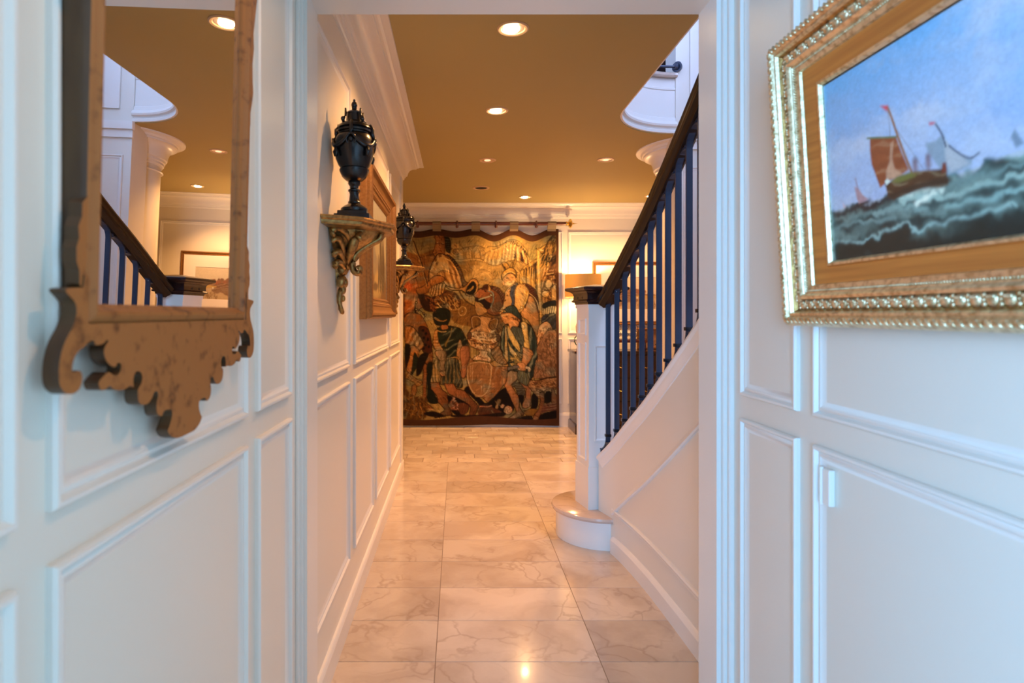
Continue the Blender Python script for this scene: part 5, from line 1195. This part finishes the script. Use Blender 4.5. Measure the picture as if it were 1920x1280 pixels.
r.poly([(0,16),(0,27),(4,25),(8,26.5),(12,24),(17,25.5),(20,22),(24,23),(27,25),(30,21),(34,23.5),(38,22),(43,18),(54,17),(54,13),(0,13)], c(150,106,78), feather=1.2, folds=(80,3,c(110,74,52),.5,1))
for q in range(14): r.ell(2+q*3.0, 24-.35*q+1.6*math.sin(q*2), 2.2, 2.0, c(140+(q*13) % 30,98,70))
r.poly([(0,13),(54,13),(54,0),(0,0)], c(206,168,124), sm=False, feather=1); r.poly([(0,13),(30,13),(34,10),(28,7),(24,9),(16,5),(10,3),(0,2)], c(140,100,72), feather=1.5, folds=(88,2.2,c(170,130,96),.5,2))
r.poly([(30,16),(54,16),(54,13.5),(34,13.2)], c(206,160,90), feather=.8); r.spray([(25,0),(54,0),(54,6),(30,5)], [c(150,110,70)], 60, 5, 88, 12, .4, 3); r.ell(33, 13.6, .9, .7, c(240,230,210))
painterly(r, 1.2, 1.5, 3, 5)
r.img *= (1+.16*r.noise(1.2, 1.2, 8))[..., None]*np.array([.8,.95,1.1])
painted_grid('print', r, lambda X, Y: np.stack([X/100-.27, np.full_like(X, -.0175), Y/100-.183], -1), mat('print_paper', rough=.7, vcol=True), t)
# small gilt frame standing on the sideboard
t, f = frame_on('photo_frame', 'small gilt frame standing on the sideboard below the lake print', 'picture', (0,6.80,0), (1,0,0), (0,0,1), (0,-1,0), 2.02, 2.34, topz, topz+.235, [(0,0),(0,.012),(.006,.018),(.016,.018),(.022,.010),(.026,.010),(.026,0)], M['gold'], (2.18, 6.80, topz))
MB().box(2.03,2.33,6.800,6.806,topz+.01,topz+.225).build('photo', mat('sepia', (.55,.32,.16), .5, noise=((.30,.15,.07), 14, 4, .4, .6, (1,1,1))), t)
# tray stand with iron scrollwork back
ts = empty('scroll_stand', (1.93, 6.62, topz)); tag(ts, 'small dark wooden stand with black iron scrollwork seen between balusters', 'stand')
zt = topz+.085
MB().cbox(1.72, 2.10, 6.55, 6.70, zt, zt+.032, .005).build('shelf', M['rod'], ts)
for x in (1.735, 2.085):
    for y in (6.562, 6.688): MB().lathe([(.007,0),(.010,.01),(.006,.02),(.009,.04),(.006,.06),(.008,.085)], (x,y,topz), 12).build('leg', M['rod'], ts, smooth=True)
m = MB()
def spiral(cx, cz, r0, a0, dirn, turns=1.4):
    return [(cx+(r0*(1-.75*i/22))*math.cos(a0+dirn*2*math.pi*turns*i/22), 6.655, cz+(r0*(1-.75*i/22))*math.sin(a0+dirn*2*math.pi*turns*i/22)) for i in range(23)]
zc = zt+.032
m.tube([(1.725,6.655,zc),(1.725,6.655,zc+.17)], .003, n=6); m.tube([(2.095,6.655,zc),(2.095,6.655,zc+.17)], .003, n=6)
m.tube([(1.725,6.655,zc+.17),(1.80,6.655,zc+.185),(1.91,6.655,zc+.20),(2.02,6.655,zc+.185),(2.095,6.655,zc+.17)], .0035, n=6); m.tube([(1.725,6.655,zc+.004),(2.095,6.655,zc+.004)], .0035, n=6)
for i in range(4):
    cx = 1.772+i*.092
    m.tube(spiral(cx, zc+.055, .036, R(90), 1 if i % 2 else -1), .0028, n=6); m.tube(spiral(cx, zc+.130, .036, R(-90), -1 if i % 2 else 1), .0028, n=6)
m.build('scrollwork', M['iron'], ts, smooth='all')
t = empty('silver_dish', (2.20, 6.53, topz)); tag(t, 'small silver footed dish on the sideboard right of the scroll stand', 'dish')
MB().lathe([(.035,0),(.036,.006),(.014,.012),(.012,.035),(.030,.042),(.058,.060),(.062,.075),(.058,.076),(.030,.050),(.001,.046)], (2.20,6.53,topz), 28).build('bowl', mat('silver', (.8,.78,.74), .18, 1), t, smooth=True)
# glass pitcher left end of the sideboard
t = empty('glass_pitcher', (1.335, 6.52, topz)); tag(t, 'green-tinted glass pitcher with curved handle at left end of sideboard', 'pitcher')
gm = mat('green_glass', (.25,.55,.35), .05, trans=.85)
MB().lathe([(.040,0),(.046,.004),(.058,.04),(.056,.09),(.038,.13),(.036,.15),(.042,.165),(.039,.165),(.033,.15),(.035,.13),(.052,.09),(.054,.04),(.043,.008),(.0,.008)], (1.345,6.52,topz), 28).build('jug', gm, t, smooth=True)
MB().tube([(1.309,6.52,topz+.150),(1.285,6.52,topz+.158),(1.266,6.52,topz+.135),(1.264,6.52,topz+.10),(1.278,6.52,topz+.07),(1.294,6.52,topz+.055)], .006, n=8).build('handle', mat('dark_green_glass', (.04,.10,.06), .1, coat=.5), t, smooth=True)
